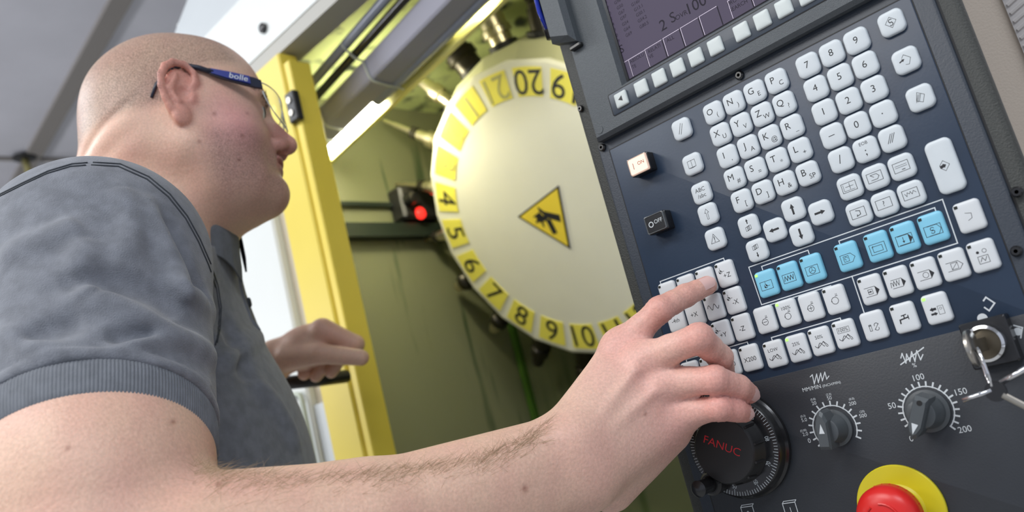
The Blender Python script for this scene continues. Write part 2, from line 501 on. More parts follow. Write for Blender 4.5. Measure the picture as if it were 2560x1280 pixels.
        if n == '100%': i_rect(k, 8.6, 3.6, 2.9, 0, .25)
    elif n == 'sbk': i_tag(k, .6, -1.5, 9.6, 6.0, dark=True); i_rect(k, 3, 3.2, -1.5, -.6); i_arrow(k, 1, 0, 2.4, .6, 1.6, 1.2, -.8, -1.5)
    elif n == 'dry': i_tag(k, .8, -1.2, 9, 5.6, dark=True); k.line([(-4.6, -3), (-4.2, .2), (-3.2, -.4), (-3.0, -2.6), (-2.0, .8), (-1.2, -2.6), (-.2, .8), (.6, -2.6), (1.6, .8)], .35)
    elif n == 'opt': i_tag(k, .8, -1.2, 9.6, 5.6, dark=True); k.arc(.4, -1.2, 1.8, 0, 360, .3)
    elif n == 'bdt': i_tag(k, .8, -1.0, 9.6, 5.4); i_rect(k, 4, 4, -1.0, .6, .28); k.line([(-1.4, -3), (2.6, 1)], .28)
    elif n == 'machlock': k.disc(-2.2, 2.6, .9); k.arc(1.8, 2.8, 1.2, 0, 360, .28); i_rect(k, 6, 4.6, -2.4); k.line([(-2, -3.4), (-.6, -1), (.6, -3.4), (2, -1)], .35)
    elif n == 'tool': i_rect(k, 1.4, 4.2, -1.2, -2.2); k.line([(-2.9, .3), (-1.5, .3)], .5); k.arc(2, 0, 1.3, 0, 200, .35, 8); k.line([(.4, -3), (3.6, .6)], .35); k.arc(2, -2.4, 1.3, 180, 380, .35, 8)
    elif n == 'coolant': k.line([(-3, -3.2), (-2.8, -1.0), (2.4, -.4)], .9); k.line([(.2, -.7), (.2, 1.4)], .7); k.line([(-1.2, 1.4), (1.6, 1.7)], .7); k.line([(2.8, -1.6), (2.8, .8)], .6)
    elif n == 'door':
        i_arrow(k, -1, .0, 4.2, 1.6, 3, 2, -2.2, -.2); i_arrow(k, 1, .0, 4.2, 1.3, 2.6, 1.8, -2.0, -3.2); i_rect(k, 3.4, 5.4, -1.6, 2.6, .25); k.arc(2.6, -.6, .7, 0, 360, .2)


# ---- key caps: one mesh per shape, copied for every key
def key_mesh(w, h, r, top, mt, lean=0.0):
    mb = MB()
    ins = [(0, 0), (0, top * .52), (.28, top * .78), (.9, top * .93), (2.0, top), (3.6, top + .10)]
    rings = []
    for i, hh in ins:
        rings.append(XZ([(x, z) for x, z in rrect(w - 2 * i, h - 2 * i, max(r - i * .7, .5), 5)], hh))
    mb.loft(rings)
    o = mb.build('key', mt, cp, smooth=50)
    return o


_protos = {}
def key_at(x, z, kind, legend=None, label=None, led=None):
    spec = {'mdi': (16.4, 16.4, 4.3, 2.9, m_key), 'tall': (16.4, 35.4, 4.3, 2.9, m_key), 'mop': (15.8, 19.6, 2.8, 3.0, m_keyw), 'blue': (15.8, 19.6, 2.8, 3.0, m_keyb), 'soft': (12.2, 12.4, 1.4, 2.2, m_soft)}[kind]
    if kind not in _protos:
        o = key_mesh(*spec); _protos[kind] = o
    else:
        o = dup(_protos[kind])
    h0 = 8.0 if kind == 'soft' else 0
    o.location = (x / 1000, -h0 / 1000, z / 1000)
    if label: o['label'] = label
    top = spec[3] + .13
    if kind == 'soft': o.name = 'softkey'
    if legend:
        k = Ink()
        for it in legend:
            if it[0] == 'i': draw_icon(k, it[1])
            elif it[0] == 't': k.text(*it[1:])
            elif it[0] == 'h': i_home(k, it[1], it[2])
            elif it[0] == 'p': k.poly(it[1])
        lg = k.build('legend', m_ink, o, top)
    if led is not None:
        mb = MB(); mb.box((-.0056, -(spec[3] - .25) / 1000, .0074), (.0021, .0010, .0018))
        mb.build('indicator', m_led1 if led else m_led0, o)
    return o


LB = 'pale key marked '
rows = [('O(', 'N)', 'GE', 'PC'), ('XU', 'YV', 'ZW', 'Q?'), ('I,', 'JA', 'K@', 'R_'), ('M#', 'S=', 'T*', 'L+'), ('F[', 'D]', 'H&', 'BSP')]
for r, row in enumerate(rows):
    for c, t in enumerate(row):
        if t == 'BSP': sm = 'SP'
        else: sm = t[1:]
        key_at(-78.84 + 18 * c, -18 * r, 'mdi', [('t', t[0], -2.2, 1.0, 7.0), ('t', sm, 3.5 if len(sm) == 1 else 3.4, -3.0, 5.0)], LB + 'letter ' + t[0])
nums = [('7', '8', '9'), ('4', '5', '6'), ('1', '2', '3'), ('-', '0', '.'), ('/', ';', '///')]
for r, row in enumerate(nums):
    for c, t in enumerate(row):
        if t == '///': lg = [('i', 'tslash')]
        elif t == ';': lg = [('t', 'EOB', 0, 4.2, 3.2), ('t', ';', 0, -1.6, 8)]
        elif t == '/': lg = [('t', '/', 0, 0, 8.6)]
        elif t == '-': lg = [('p', [(-2.2, -.25), (2.2, -.25), (2.2, .25), (-2.2, .25)])]
        elif t == '.': lg = [('p', [(-.4, -.4), (.4, -.4), (.4, .4), (-.4, .4)])]
        else: lg = [('t', t, 0, 0, 7.0)]
        key_at(18 * c, -18 * r, 'mdi', lg, LB + {'-': 'minus', '/': 'slash', ';': 'EOB', '///': 'three strokes', '.': 'point'}.get(t, t))
for x, z, n, l in [(-108.7, -.2, 'dslash', 'two slanting strokes'), (-108.7, -29.9, 'book', 'open book'), (-108.7, -54, 'abc', 'ABC/abc'), (-108.8, -71.6, 'shift', 'hollow up arrow'), (-109.1, -91.6, 'warn', 'warning triangle'),
                (-79.6, -91.8, 'pageup', 'pages and up arrow'), (-79.2, -110.9, 'pagedown', 'pages and down arrow'), (-61.3, -101.4, 'left', 'black left arrow'), (-43.2, -92.1, 'up', 'black up arrow'), (-43.3, -110.9, 'down', 'black down arrow'), (-25.1, -101.3, 'right', 'black right arrow'),
                (-.3, -91.9, 'pos', 'boxed cross'), (17.8, -91.9, 'prog', 'boxed program sign'), (35.7, -91.9, 'offset', 'boxed table'), (-.3, -110.9, 'system', 'boxed hook'), (17.6, -110.9, 'message', 'boxed question mark'), (35.5, -110.9, 'graph', 'boxed graph'),
                (60.3, .2, 'alter', 'diamond with curl'), (60.5, -27.3, 'insert', 'diamond with small arrow'), (60.7, -54.2, 'delete', 'struck diamond')]:
    key_at(x, z, 'mdi', [('i', n)], LB + l)
key_at(60.3, -101.4, 'tall', [('i', 'input')], 'tall pale input key with arrow into diamond')

for r, (z, row) in enumerate([(-119.6, ['+5th', '-5th', '+4th', 'h+Z']), (-140.8, ['-4th', '+X', '~', 'h-X']), (-161.8, ['-Y', 'X', 'h+Y', '-Z']), (-185.1, ['X1', 'X10', 'X100', 'X200'])]):
    for c, t in enumerate(row):
        x = -163.2 + 17.95 * c
        if r == 3: x = -164.0 + 17.8 * c
        if t == '~': lg = [('i', 'wave')]
        elif t[0] == 'h': lg = [('h', -3.4, 2.2), ('t', t[1:], 1.4, -1.6, 5.2)]
        else: lg = [('t', t, 0, -1.2, 5.2 if len(t) < 4 else 4.7)]
        key_at(x, z, 'mop', lg, ('white key marked ' + t.replace('h', '')) if t != '~' else 'white key marked with a wave', None if t in ('+X', 'X', '-Y') else 0)
for x, n, l in [(-79.9, 'zrn', 'origin mark'), (-61.6, 'jog', 'zigzag'), (-43.4, 'handle', 'handwheel sign'), (-17, 'mem', 'boxed page tag'), (4.3, 'mdi', 'double box'), (22.4, 'tape', 'down arrow tag'), (40.9, 'edit', 'curled tag')]:
    key_at(x, -136.4, 'blue', [('i', n)], 'sky blue key marked with ' + l, 1 if n == 'zrn' else 0)
for x, z, n, l, led in [(-89.7, -161.3, 'spm', 'circled minus', None), (-71.4, -161.3, 'sp100', '100% over a circle', 1), (-53.2, -161.8, 'spp', 'circled plus', None), (-34.8, -162, 'spo', 'open circle', 0),
                     (-90.7, -187, 'LOW', 'LOW', 0), (-72.3, -187.2, '25%', '25%', 1), (-54.3, -186.8, '50%', '50%', 0), (-36, -186.4, '100%', 'boxed 100%', 0),
                     (-9.1, -162.5, 'sbk', 'arrow in tag', 0), (8.9, -162.5, 'dry', 'zigzag tag', 0), (27, -162.6, 'opt', 'ring in tag', 0), (45.0, -162.5, 'bdt', 'struck box in tag', 0), (62.8, -162.4, 'machlock', 'lamp and box signs', 0),
                     (63.4, -136.5, 'menu', 'open hook', 0), (-15.4, -186, 'tool', 'thermometer sign', None), (5.4, -186.2, 'coolant', 'tap sign', 0), (26.4, -185.9, 'door', 'two arrows and door', 1)]:
    key_at(x, z, 'mop', [('i', n)], 'white key marked with ' + l, led)
for i, x in enumerate([-149.0, -128.2, -110.1, -92.4, -75.1, -57.4, -34.7, -17.4, 0, 17.6, 35, 55]):
    key_at(x, 43.9, 'soft', [('p', [(-2.4, .2), (1.8, 2.6), (1.8, -2.2)])] if i == 0 else None, 'softkey with black left triangle' if i == 0 else None)

# ---- white lines and marks printed on the plate
k = Ink()
W_ = .75
k.line([(-90.6, -120.6), (51.6, -120.8), (51.0, -150.2), (-89.9, -150.0)], W_, True)
k.line([(-168.6, -111.2), (-168.6, -107.6), (-108.2, -107.6), (-108.2, -110.6)], W_)
k.line([(-80.6, -125.8), (-80.6, -123.2), (-43.1, -123.2), (-43.1, -125.8)], W_)
k.line([(-20.1, -127), (-20.1, -124.2), (45.5, -124.2), (45.5, -127)], W_)
k.line([(-89, -154), (-89, -151.9), (-35.6, -151.9), (-35.6, -154.4)], W_)
k.line([(-19.4, -150), (-19.6, -178)], W_)
k.line([(-90.4, -177.6), (-90.4, -175.0), (-36.6, -175.0), (-36.6, -177)], W_)
k.line([(-166, -175.2), (-166, -173.2), (-110.1, -173.2), (-110.1, -175.6)], W_)
k.build('printed_brackets', m_white, cp, .06)
k = Ink()
# feed knob ring
def ring_marks(k, cx, cz, r, a0, a1, n, tick=3.0):
    k.arc(cx, cz, r, a0, a1, .8, 48)
    for i in range(n):
        a = math.radians(a0 + (a1 - a0) * i / (n - 1)); c, q = math.cos(a), math.sin(a)
        k.line([(cx + r * c, cz + r * q), (cx + (r + tick) * c, cz + (r + tick) * q)], 1.1)
R1 = (-65.4, -246.8); R2 = (-.7, -247.6)
ring_marks(k, *R1, 15.6, 213, -33, 16, 2.8)
k.build('feed_scale', m_white, cp, .06); k = Ink()
ring_marks(k, *R2, 15.8, 230, -50, 21, 2.8)
k.build('override_scale', m_white, cp, .06)
def zl(x, y): return PL(1700 + x / 2.977, 900 + y / 2.977)
for t, x, y, s in [('0', 963, 602, 4.6), ('2.0', 933, 552, 3.6), ('(0.08)', 918, 525, 2.2), ('5.0', 925, 447, 3.6), ('(0.2)', 915, 418, 2.2), ('20', 998, 322, 3.6), ('(0.8)', 990, 293, 2.2), ('50', 1112, 284, 3.6), ('(2.0)', 1106, 257, 2.2), ('200', 1284, 324, 3.6), ('(8.0)', 1277, 290, 2.2), ('500', 1362, 415, 3.6), ('(20)', 1355, 384, 2.2),
                   ('0', 1722, 587, 5.4), ('50', 1578, 342, 5.6), ('100', 1776, 130, 5.6), ('150', 2092, 237, 5.6), ('200', 2120, 517, 5.6), ('%', 1745, 40, 4), ('MM/MIN', 980, 211, 4.0), ('(INCH/MIN)', 1128, 180, 2.65)]:
    k = Ink(); k.text(t, *zl(x, y), s); k.build('lettering', m_white, cp, .06)
k = Ink()
def zig(pts, w): k.line([zl(*p) for p in pts], w)
zig([(970, 125), (985, 110), (1000, 178), (1017, 105), (1030, 168), (1047, 98), (1060, 155), (1078, 90), (1092, 142), (1108, 120)], .65)
k.build('feed_sign', m_white, cp, .06); k = Ink()
def z6(x, y): return PL(2040 + x / 3.556, 580 + y / 3.556)
k.line([z6(*p) for p in [(755, 1120), (765, 1080), (800, 1165), (805, 1085), (835, 1150), (850, 1065), (880, 1150), (895, 1055), (930, 1135), (950, 1090)]], .7)
k.line([z6(755, 1178), z6(955, 1028)], .8)
k.build('override_sign', m_white, cp, .06); k = Ink()
k.line([z6(*p) for p in [(1490, 610), (1510, 580), (1588, 632), (1540, 700), (1500, 672)]], .9)
k.disc(*z6(1480, 767), 3.0, 24)
k.build('lock_sign', m_white, cp, .06); k = Ink()
k.disc(*z6(1795, 885), 2.4, 20)
k.line([z6(*p) for p in [(1760, 830), (1835, 850), (1820, 940)]], .8)
k.build('lock_sign', m_white, cp, .06)
for cx, cz, t in ((-151.8, -295.5, '0'), (-117, -297.0, '1')):
    k = Ink(); i_rect(k, 10, 9, cz, cx, .6)
    k.line([(cx - 5, cz + 4.5), (cx - 3.6, cz + 6), (cx + 6.4, cz + 6), (cx + 5, cz + 4.5)], .5); k.text(t, cx, cz - .6, 5); k.build('box_sign', m_white, cp, .06)

# ---- text on the screen
k = Ink(); k2 = Ink()
def zs(x, y): return PL(1380 + x / 4, y / 4, -.5)
for t, x, y in [('G01', 530, 38), ('G17', 550, 95), ('G90', 568, 150), ('G22', 582, 205), ('G94', 600, 258), ('G21', 617, 312), ('G40', 637, 368), ('G49', 655, 425),
                ('G98', 662, 18), ('G50', 687, 70), ('G67', 704, 125), ('G97', 722, 178), ('G54', 740, 235), ('G64', 757, 290), ('G69', 775, 345),
                ('G160', 842, 32), ('G13.1', 870, 82), ('G50.1', 890, 135), ('G54.2', 910, 192), ('G80.5', 928, 252)]:
    k.text(t, *zs(x, y), 4.1, sx=.92)
k.text('S', *zs(705, 495), 10); k.text('2', *zs(1118, 258), 13); k.text('S', *zs(1215, 180), 12); k.text('OVR', *zs(1302, 155), 5.6); k.text('100', *zs(1455, 48), 13)
for t, x, y, s in [('<', 726, 665, 3.5), ('ABSOLU', 855, 585, 4.2), ('TE', 828, 668, 4.2), ('RELATI', 1030, 488, 4.2), ('VE', 998, 566, 4.2), ('ALL', 1190, 392, 4.6), ('PROG.', 1830, 10, 4.4), ('SEARCH', 1872, 62, 4.4)]:
    k.text(t, *zs(x, y), s, sx=.95)
xs = [-139.5, -130.2]
sx0, sz0 = zs(702, 640); sx1, _ = zs(768, 600)
edges = [(702, 640, 765, 605), (770, 600, 928, 508), (935, 500, 1100, 400), (1115, 385, 1275, 298), (1290, 285, 1462, 180), (1478, 170, 1650, 65), (1760, 10, 1960, -100), (1975, -110, 2150, -200)]
zb = 60.0
for (a, b_, c_, d_) in edges:
    p = zs(a, b_); q = zs(c_, d_); zt = (p[1] + q[1]) / 2
    k2.line([(p[0], zb), (p[0], zt), (q[0], zt)], .38)
    k.line([(q[0] + .5, zt - .6), (q[0] + .5, zb)], .9)
k.build('screen_text', m_scrink, scr, .62); k2.build('screen_lines', m_scrwht, scr, .63)

# ---- illuminated ON and OFF push switches
for z, on in ((-13.5, True), (-63.6, False)):
    xc = -150.5
    mb = MB(); f = lambda w, h, hh: XZ([(x, q) for x, q in rrect(w, h, 1.2, 3)], hh)
    mb.loft([f(19.5, 15.5, 0), f(19.5, 15.5, 8.5), f(18.6, 14.6, 9)])
    sw = mb.build('push_switch', m_black, cp, smooth=30, loc=(xc / 1000, 0, z / 1000))
    sw['label'] = 'lit ON push switch' if on else 'black OFF push switch'
    mb = MB(); mb.loft([f(17.6, 13.6, 9), f(17.6, 13.6, 10.6), f(16.6, 12.4, 11.1)])
    mb.build('switch_cap', m_lampon if on else m_black, sw, smooth=30)
    mb = MB()
    ro = [f(18.4, 14.4, 8.8), f(18.4, 14.4, 11.3), f(17.4, 13.4, 11.5), f(16.9, 12.8, 10.9), f(16.9, 12.8, 8.8)]
    mb.loft(ro, loop=True); mb.build('clear_rim', m_clear, sw, smooth=30)
    k = Ink()
    if on: k.line([(-4.4, -2.3), (-4.4, 2.3)], .55); k.text('ON', 3.2, .6, 4.2)
    else: k.arc(-4.0, -.2, 2.0, 0, 360, .7, 20); k.text('OFF', 3.3, .6, 4.6)
    k.build('legend', m_inkr if on else m_white, sw, 11.25)

# ---- screws
def screw(x, z, h, r=3.4):
    mb = MB(); mb.lathe((0, 0, 0), (0, -.0026, 0), [(0, r / 1000), (.5, r / 1000), (1, r * .72 / 1000)], 18)
    mb.lathe((0, -.0026, 0), (0, -.0012, 0), [(0, r * .38 / 1000), (1, r * .3 / 1000)], 6)
    s = mb.build('screw', m_black, cp, smooth=30, loc=(x / 1000, -h / 1000, z / 1000)); return s
for a in [(-50.6, 17.6, -.6), (-186.2, 17.6, -.6), (92.4, -131.7, -.6), (80.6, -165.5, 0)]: screw(*a)
screw(-198, 59.5, -3, 3)
screw(-196.5, -152, -3, 3)
mb = MB(); mb.lathe((-.1785, -.0079, .0300), (-.1785, -.0084, .0300), [(0, .0036), (1, .0036)], 20); mb.build('screw_plug', m_bezel, cp)

# ---- rotary knobs
def knob(c, ang, mt=m_knob, s=1.0, label=None, ty=0.0):
    x, z = c
    mb = MB(); mb.lathe((0, 0, 0), (0, -.017 * s, 0), [(0, .0150 * s), (.12, .0150 * s), (.16, .0125 * s), (.8, .0105 * s), (.95, .0098 * s), (1, .0085 * s)], 40)
    kb = mb.build('rotary_knob', mt, cp, smooth=40, loc=(x / 1000, -.0002, z / 1000))
    if label: kb['label'] = label
    # grip bar: pointed at its front end
    prof = [(-4.6, -13.5), (4.6, -13.5), (5.0, -9), (5.0, 9), (2.6, 15), (0, 17.2), (-2.6, 15), (-5.0, 9), (-5.0, -9)]
    ca, sa = math.cos(ang), math.sin(ang)
    rot = lambda p, k: (p[0] * k * ca - p[1] * k * sa, p[0] * k * sa + p[1] * k * ca)
    mb = MB(); mb.loft([XZ([rot(p, 1.0 * s) for p in prof], 7 * s), XZ([rot(p, 1.0 * s) for p in prof], 22 * s), XZ([rot(p, .8 * s) for p in prof], 24.5 * s)])
    mb.build('grip', mt, kb)
    mb = MB(); tri = [rot(p, s) for p in [(-2.2, 5.5 + ty), (2.2, 5.5 + ty), (0, 13 + ty)]]
    mb.loft([XZ(tri, 24.4 * s), XZ(tri, 24.75 * s)]); mb.build('pointer_mark', m_white, kb)
    if ty == 0:
        mb = MB(); hp_ = rot((0, -9.5), s); mb.loft([XZ([(hp_[0] + x, hp_[1] + z) for x, z in rrect(3.4, 3.4, 1.6, 3)], 24.4 * s), XZ([(hp_[0] + x, hp_[1] + z) for x, z in rrect(3.4, 3.4, 1.6, 3)], 24.7 * s)]); mb.build('screw_hole', m_dark, kb)
    return kb
knob(R1, math.radians(-8), s=.86, ty=-6.0, label='smaller grey rotary knob with vertical pointer')
knob(R2, math.radians(150), s=.92, label='grey rotary knob pointing at 0')

# ---- handwheel (manual pulse dial)
hx, hz = -141.0, -245.0
mb = MB(); mb.lathe((0, 0, 0), (0, -.012, 0), [(0, .0405), (.30, .0405), (.42, .0392), (.5, .0385), (.86, .0378), (1.0, .0362)], 72)
hw = mb.build('handwheel', m_black, cp, smooth=40, loc=(hx / 1000, -.0002, hz / 1000)); hw['label'] = 'round black handwheel dial with white graduations'
mb = MB(); mb.lathe((0, -.012, 0), (0, -.026, 0), [(0, .0275), (.12, .0272), (.2, .0262), (.85, .0252), (1, .0236)], 60)
for q in range(12):
    a = 2 * math.pi * q / 12
    mb.cyl((.0265 * math.cos(a), -.012, .0265 * math.sin(a)), (.0255 * math.cos(a), -.0245, .0255 * math.sin(a)), .0012, .0010, 6)
mb.build('wheel_hub', m_blackm, hw, smooth=40)
mb = MB(); mb.lathe((-.022, -.020, -.0225), (-.022, -.040, -.0225), [(0, .0050), (.1, .0062), (.3, .0056), (.75, .0056), (.93, .0062), (1, .0042)], 24)
mb.build('crank_handle', m_black, hw, smooth=40)
mb = MB(); mb.lathe((-.022, -.012, -.0225), (-.022, -.0225, -.0225), [(0, .009), (.8, .009), (1, .0072)], 28); mb.build('crank_boss', m_blackm, hw, smooth=40)
k = Ink(); kt = Ink()
for i in range(100):
    a = math.radians(i * 3.6 + 2); L = 4.4 if i % 10 == 0 else (3.6 if i % 5 == 0 else 2.6)
    c, q = math.cos(a), math.sin(a); k.line([(36.0 * c, 36.0 * q), ((36.0 - L) * c, (36.0 - L) * q)], .38)
for i in range(10):
    ang = math.radians(2 - 36 * (8 - i)); kt.text(str(i * 10) if i else '0', 29.6 * math.cos(ang), 29.6 * math.sin(ang), 4.6, rot=ang - math.pi / 2 + math.pi, sx=.8)
k.v += [(x, z) for x, z in kt.v]; k.f += [tuple(len(k.v) - len(kt.v) + i for i in f) for f in kt.f]
k.build('graduations', m_white, hw, 12.1)
k = Ink(); k.text('FANUC', 0, 3.2, 8.4, rot=math.radians(-30), sx=1.12); k.build('lettering', m_redink, hw, 26.15)

# ---- emergency stop
ex, ez = -38.1, -306.1
mb = MB(); mb.lathe((0, 0, 0), (0, -.0022, 0), [(0, .0290), (.7, .0290), (1, .0284)], 64)
mb.lathe((0, -.0022, 0), (0, -.014, 0), [(0, .0165), (.1, .0150), (1, .0140)], 40)
es = mb.build('emergency_stop', m_yell, cp, smooth=40, loc=(ex / 1000, -.0002, ez / 1000)); es['label'] = 'red mushroom stop button on yellow disc'
mb = MB(); prof = [(0, .0140), (.08, .0185), (.2, .0203), (.55, .0203), (.72, .0192), (.86, .0166), (.94, .0125), (.985, .0090), (1, .0040)]
mb.lathe((0, -.013, 0), (0, -.034, 0), prof, 64)
for q in range(24):
    a = 2 * math.pi * q / 24; mb.cyl((.0196 * math.cos(a), -.018, .0196 * math.sin(a)), (.0172 * math.cos(a), -.0292, .0172 * math.sin(a)), .0011, .0009, 6)
mb.build('push_button', m_red, es, smooth=40)
mb = MB()
for q in range(3):
    a0 = math.radians(120 * q); mb.tube([(.0108 * math.cos(a0 + t * .22), -.0337, .0108 * math.sin(a0 + t * .22)) for t in range(8)], .0008, 6)
mb.build('turn_arrows', m_red, es)

# ---- key switch with its chrome barrel
kx, kz = 50.5, -214.0
mb = MB(); f = lambda w, h, hh: XZ(rrect(w, h, 1.5, 3), hh)
mb.loft([f(27, 29, 0), f(27, 29, 9), f(25.5, 27.5, 10)]); ks = mb.build('key_switch', m_black, cp, smooth=30, loc=(kx / 1000, 0, kz / 1000))
mb = MB(); mb.lathe((-.001, -.010, 0), (-.001, -.017, 0), [(0, .0118), (.5, .0118), (.8, .0112), (.9, .0095), (.6, .0088), (.3, .0085)], 40, cap=False)
mb.build('chrome_ring', m_chrome, ks, smooth=40)
mb = MB(); mb.lathe((-.001, -.010, 0), (-.001, -.0135, 0), [(0, .0090), (.9, .0088), (1, .008)], 32); mb.build('barrel', mat('worn_brass', (.12, .10, .07), .3, metal=.8), ks, smooth=30)
# ---- pendant arm that carries the panel
mb = MB(); mb.box((-.05, .06, -.39), (.16, .11, .08), bev=.01)
mb.cyl((-.05, .06, -.42), (-.05, .06, -1.40), .038, n=28); mb.lathe((-.05, .06, -1.4945), (-.05, .06, -1.40), [(0, .13), (.3, .13), (.5, .08), (1, .045)], 40)
mb.build('pedestal', m_housing, cp, smooth=35)

# the key in the lock, its ring and a second key
m_steel = mat('worn_key_steel', (.42, .40, .36), .28, metal=1.0, bump=.05)
ko = np.array([O7[0] + (kx - 1) / 1000, O7[1] - .0140, O7[2] + kz / 1000])
kt_ = thing('lock_key', tuple(ko), 'steel key standing in the lock with a ring and spare key hanging', 'key')
mb = MB(); mb.box((0, -.008, 0), (.0022, .018, .0085), bev=.0004); mb.build('key_blade', m_steel, kt_)
mb = MB(); mb.lathe((-.0013, -.026, 0), (.0013, -.026, 0), [(0, .0105), (.2, .0112), (.8, .0112), (1, .0105)], 32); mb.build('key_bow', m_steel, kt_, smooth=40)
ring = [(.0035 + .006 * math.sin(t) * .4, -.030 - .011 * math.sin(t) * .6, -.013 + .0125 * math.cos(t)) for t in np.linspace(0, 2 * math.pi, 33)]
mb = MB(); mb.tube(ring, .0009, 8, cap=False); mb.build('key_ring', m_chrome, kt_, smooth=True)
mb = MB(); a = np.array([.006, -.034, -.026]); d = np.array([.72, .0, -.69])
mb.lathe(a - np.array([0, .001, 0]), a + np.array([0, .001, 0]), [(0, .0058), (1, .0058)], 24); mb.build('key_fob', m_black, kt_, smooth=40)
mb = MB(); mb.tube([a + d * .004, a + d * .034], .0019, 8); mb.build('spare_key', m_steel, kt_, smooth=40)
mb = MB(); mb.tube([(.004, -.034, -.025), (-.012, -.036, -.027)], .0014, 8); mb.tube([(.010, -.034, -.022), (.034, -.032, -.014)], .0017, 8); mb.build('key_tag', m_chrome, kt_, smooth=True)
# ================================================================ ROOM
m_tile = mat('grey_ceiling_tile', (.66, .66, .72), .9, bump=.25, bscale=120, var=.10, vscale=3)
m_tbar = mat('dull_ceiling_bar', (.27, .25, .235), .6)
m_wallp = mat('pale_wall_paint', (.62, .62, .60), .8, var=.06)
m_floor = mat('grey_concrete_floor', (.45, .45, .44), .6, bump=.2, bscale=20, var=.2, vscale=3)


def slab(name, c, d, mt, kind='structure', parent=None, R=None):
    o = MB().box(c, d, R).build(name, mt, parent)
    if parent is None and kind: o['kind'] = kind
    return o


slab('floor', (-1, 0, -.05), (9, 8.4, .1), m_floor)
slab('wall_left', (-5.05, 0, 1.5), (.1, 8.4, 3.1), m_wallp)
slab('wall_back', (-1, 3.25, 1.5), (8.2, .1, 3.1), m_wallp)
ceil = slab('ceiling', (-1, 0, 3.06), (9, 8.4, .1), m_wallp)
RA = math.radians(-5.3); ca, sa = math.cos(RA), math.sin(RA)
Rz = np.array([[ca, -sa, 0], [sa, ca, 0], [0, 0, 1]])
P0 = np.array([-3.62, 1.265, 2.9])
tp = None
for i in range(-1, 2):
    for j in range(-3, 3):
        c = P0 + Rz @ np.array([1.2 + 2.4 * i, .50 + 1.0 * j, .012])
        if tp is None:
            tp = MB().box((0, 0, 0), (2.37, .97, .02), Rz, bev=.004).build('ceiling_tile', m_tile, ceil, loc=c)
        else:
            dup(tp, c)
for j in range(-3, 4):
    MB().box(P0 + Rz @ np.array([1.2, 1.0 * j, -.004]), (7.2, .062, .022), Rz).build('grid_bar', m_tbar, ceil)
for i in range(0, 3):
    MB().box(P0 + Rz @ np.array([2.4 * i, 0, -.001]), (.018, 6.0, .014), Rz).build('grid_bar', m_tbar, ceil)
sp = thing('ceiling_hook', tuple(WZ(62, 398, 2.878)), 'small dark hook with yellowish stem under the ceiling bar', 'hook')
MB().lathe((0, 0, .012), (0, 0, -.004), [(0, .045), (.6, .045), (1, .03)], 20).build('mount_plate', m_blackm, sp, smooth=40)
MB().tube([(0, 0, 0), (.02, 0, -.05), (.03, .0, -.16)], .014, 10).build('stem', mat('dull_brass', (.42, .38, .16), .4, metal=.5), sp, smooth=True)

# ================================================================ MACHINE
m_mwhite = mat('white_machine_paint', (.74, .77, .75), .42, var=.03, vscale=5)
m_mgrey = mat('light_grey_machine_paint', (.62, .66, .68), .45, var=.03)
m_mlip = mat('grey_beige_edge_paint', (.44, .43, .39), .5)
m_beige = mat('beige_trim_paint', (.56, .50, .38), .5)
m_yel = mat('yellow_door_paint', (.84, .67, .085), .42, var=.05, vscale=6)
m_seam = mat('thin_shadow_gap', (.05, .05, .05), .7)


def stained(name, base, stain, sz=14, stretch=.12, thr=(.55, .72), rough=.45):
    m = mat(name, base, rough)
    nt = m.node_tree; b = nt.nodes['Principled BSDF']
    tc = nt.nodes.new('ShaderNodeTexCoord'); mp = nt.nodes.new('ShaderNodeMapping'); mp.inputs['Scale'].default_value = (sz, sz, sz * stretch)
    nz = nt.nodes.new('ShaderNodeTexNoise'); nz.inputs['Scale'].default_value = 1; nz.inputs['Detail'].default_value = 3
    mr = nt.nodes.new('ShaderNodeMapRange'); mr.inputs[1].default_value, mr.inputs[2].default_value = thr
    mx = nt.nodes.new('ShaderNodeMix'); mx.data_type = 'RGBA'; mx.inputs[6].default_value = (*base, 1); mx.inputs[7].default_value = (*stain, 1)
    nt.links.new(tc.outputs['Object'], mp.inputs[0]); nt.links.new(mp.outputs[0], nz.inputs['Vector']); nt.links.new(nz.outputs['Fac'], mr.inputs[0])
    nt.links.new(mr.outputs[0], mx.inputs[0]); nt.links.new(mx.outputs[2], b.inputs['Base Color'])
    return m


m_olive = stained('coolant_stained_wall', (.25, .255, .145), (.04, .08, .03), 26, .10, (.63, .74))
m_ceilg = stained('green_stained_roof', (.60, .68, .30), (.05, .06, .05), 16, 1, (.54, .66))
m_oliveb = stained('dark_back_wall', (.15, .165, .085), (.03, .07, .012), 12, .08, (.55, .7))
m_green = mat('wet_green_channel', (.07, .17, .02), .3)

mc = thing('milling_machine', (-.75, .80, 0), 'white milling machine with yellow door post and green stained interior', 'machine')
mo = np.array([-.75, .80, 0])


def mbox(name, x0, x1, y0, y1, z0, z1, mt, parent=mc, bev=0.0):
    return MB().box(np.array([(x0 + x1) / 2, (y0 + y1) / 2, (z0 + z1) / 2]) - mo, (x1 - x0, y1 - y0, z1 - z0), bev=bev).build(name, mt, parent)


# front sheets, left of the door
mbox('front_panel', -1.49, -1.229, .80, .84, .12, 2.04, m_mwhite, bev=.004)
mbox('trim_strip', -1.228, -1.184, .815, .84, .12, 2.04, m_beige)
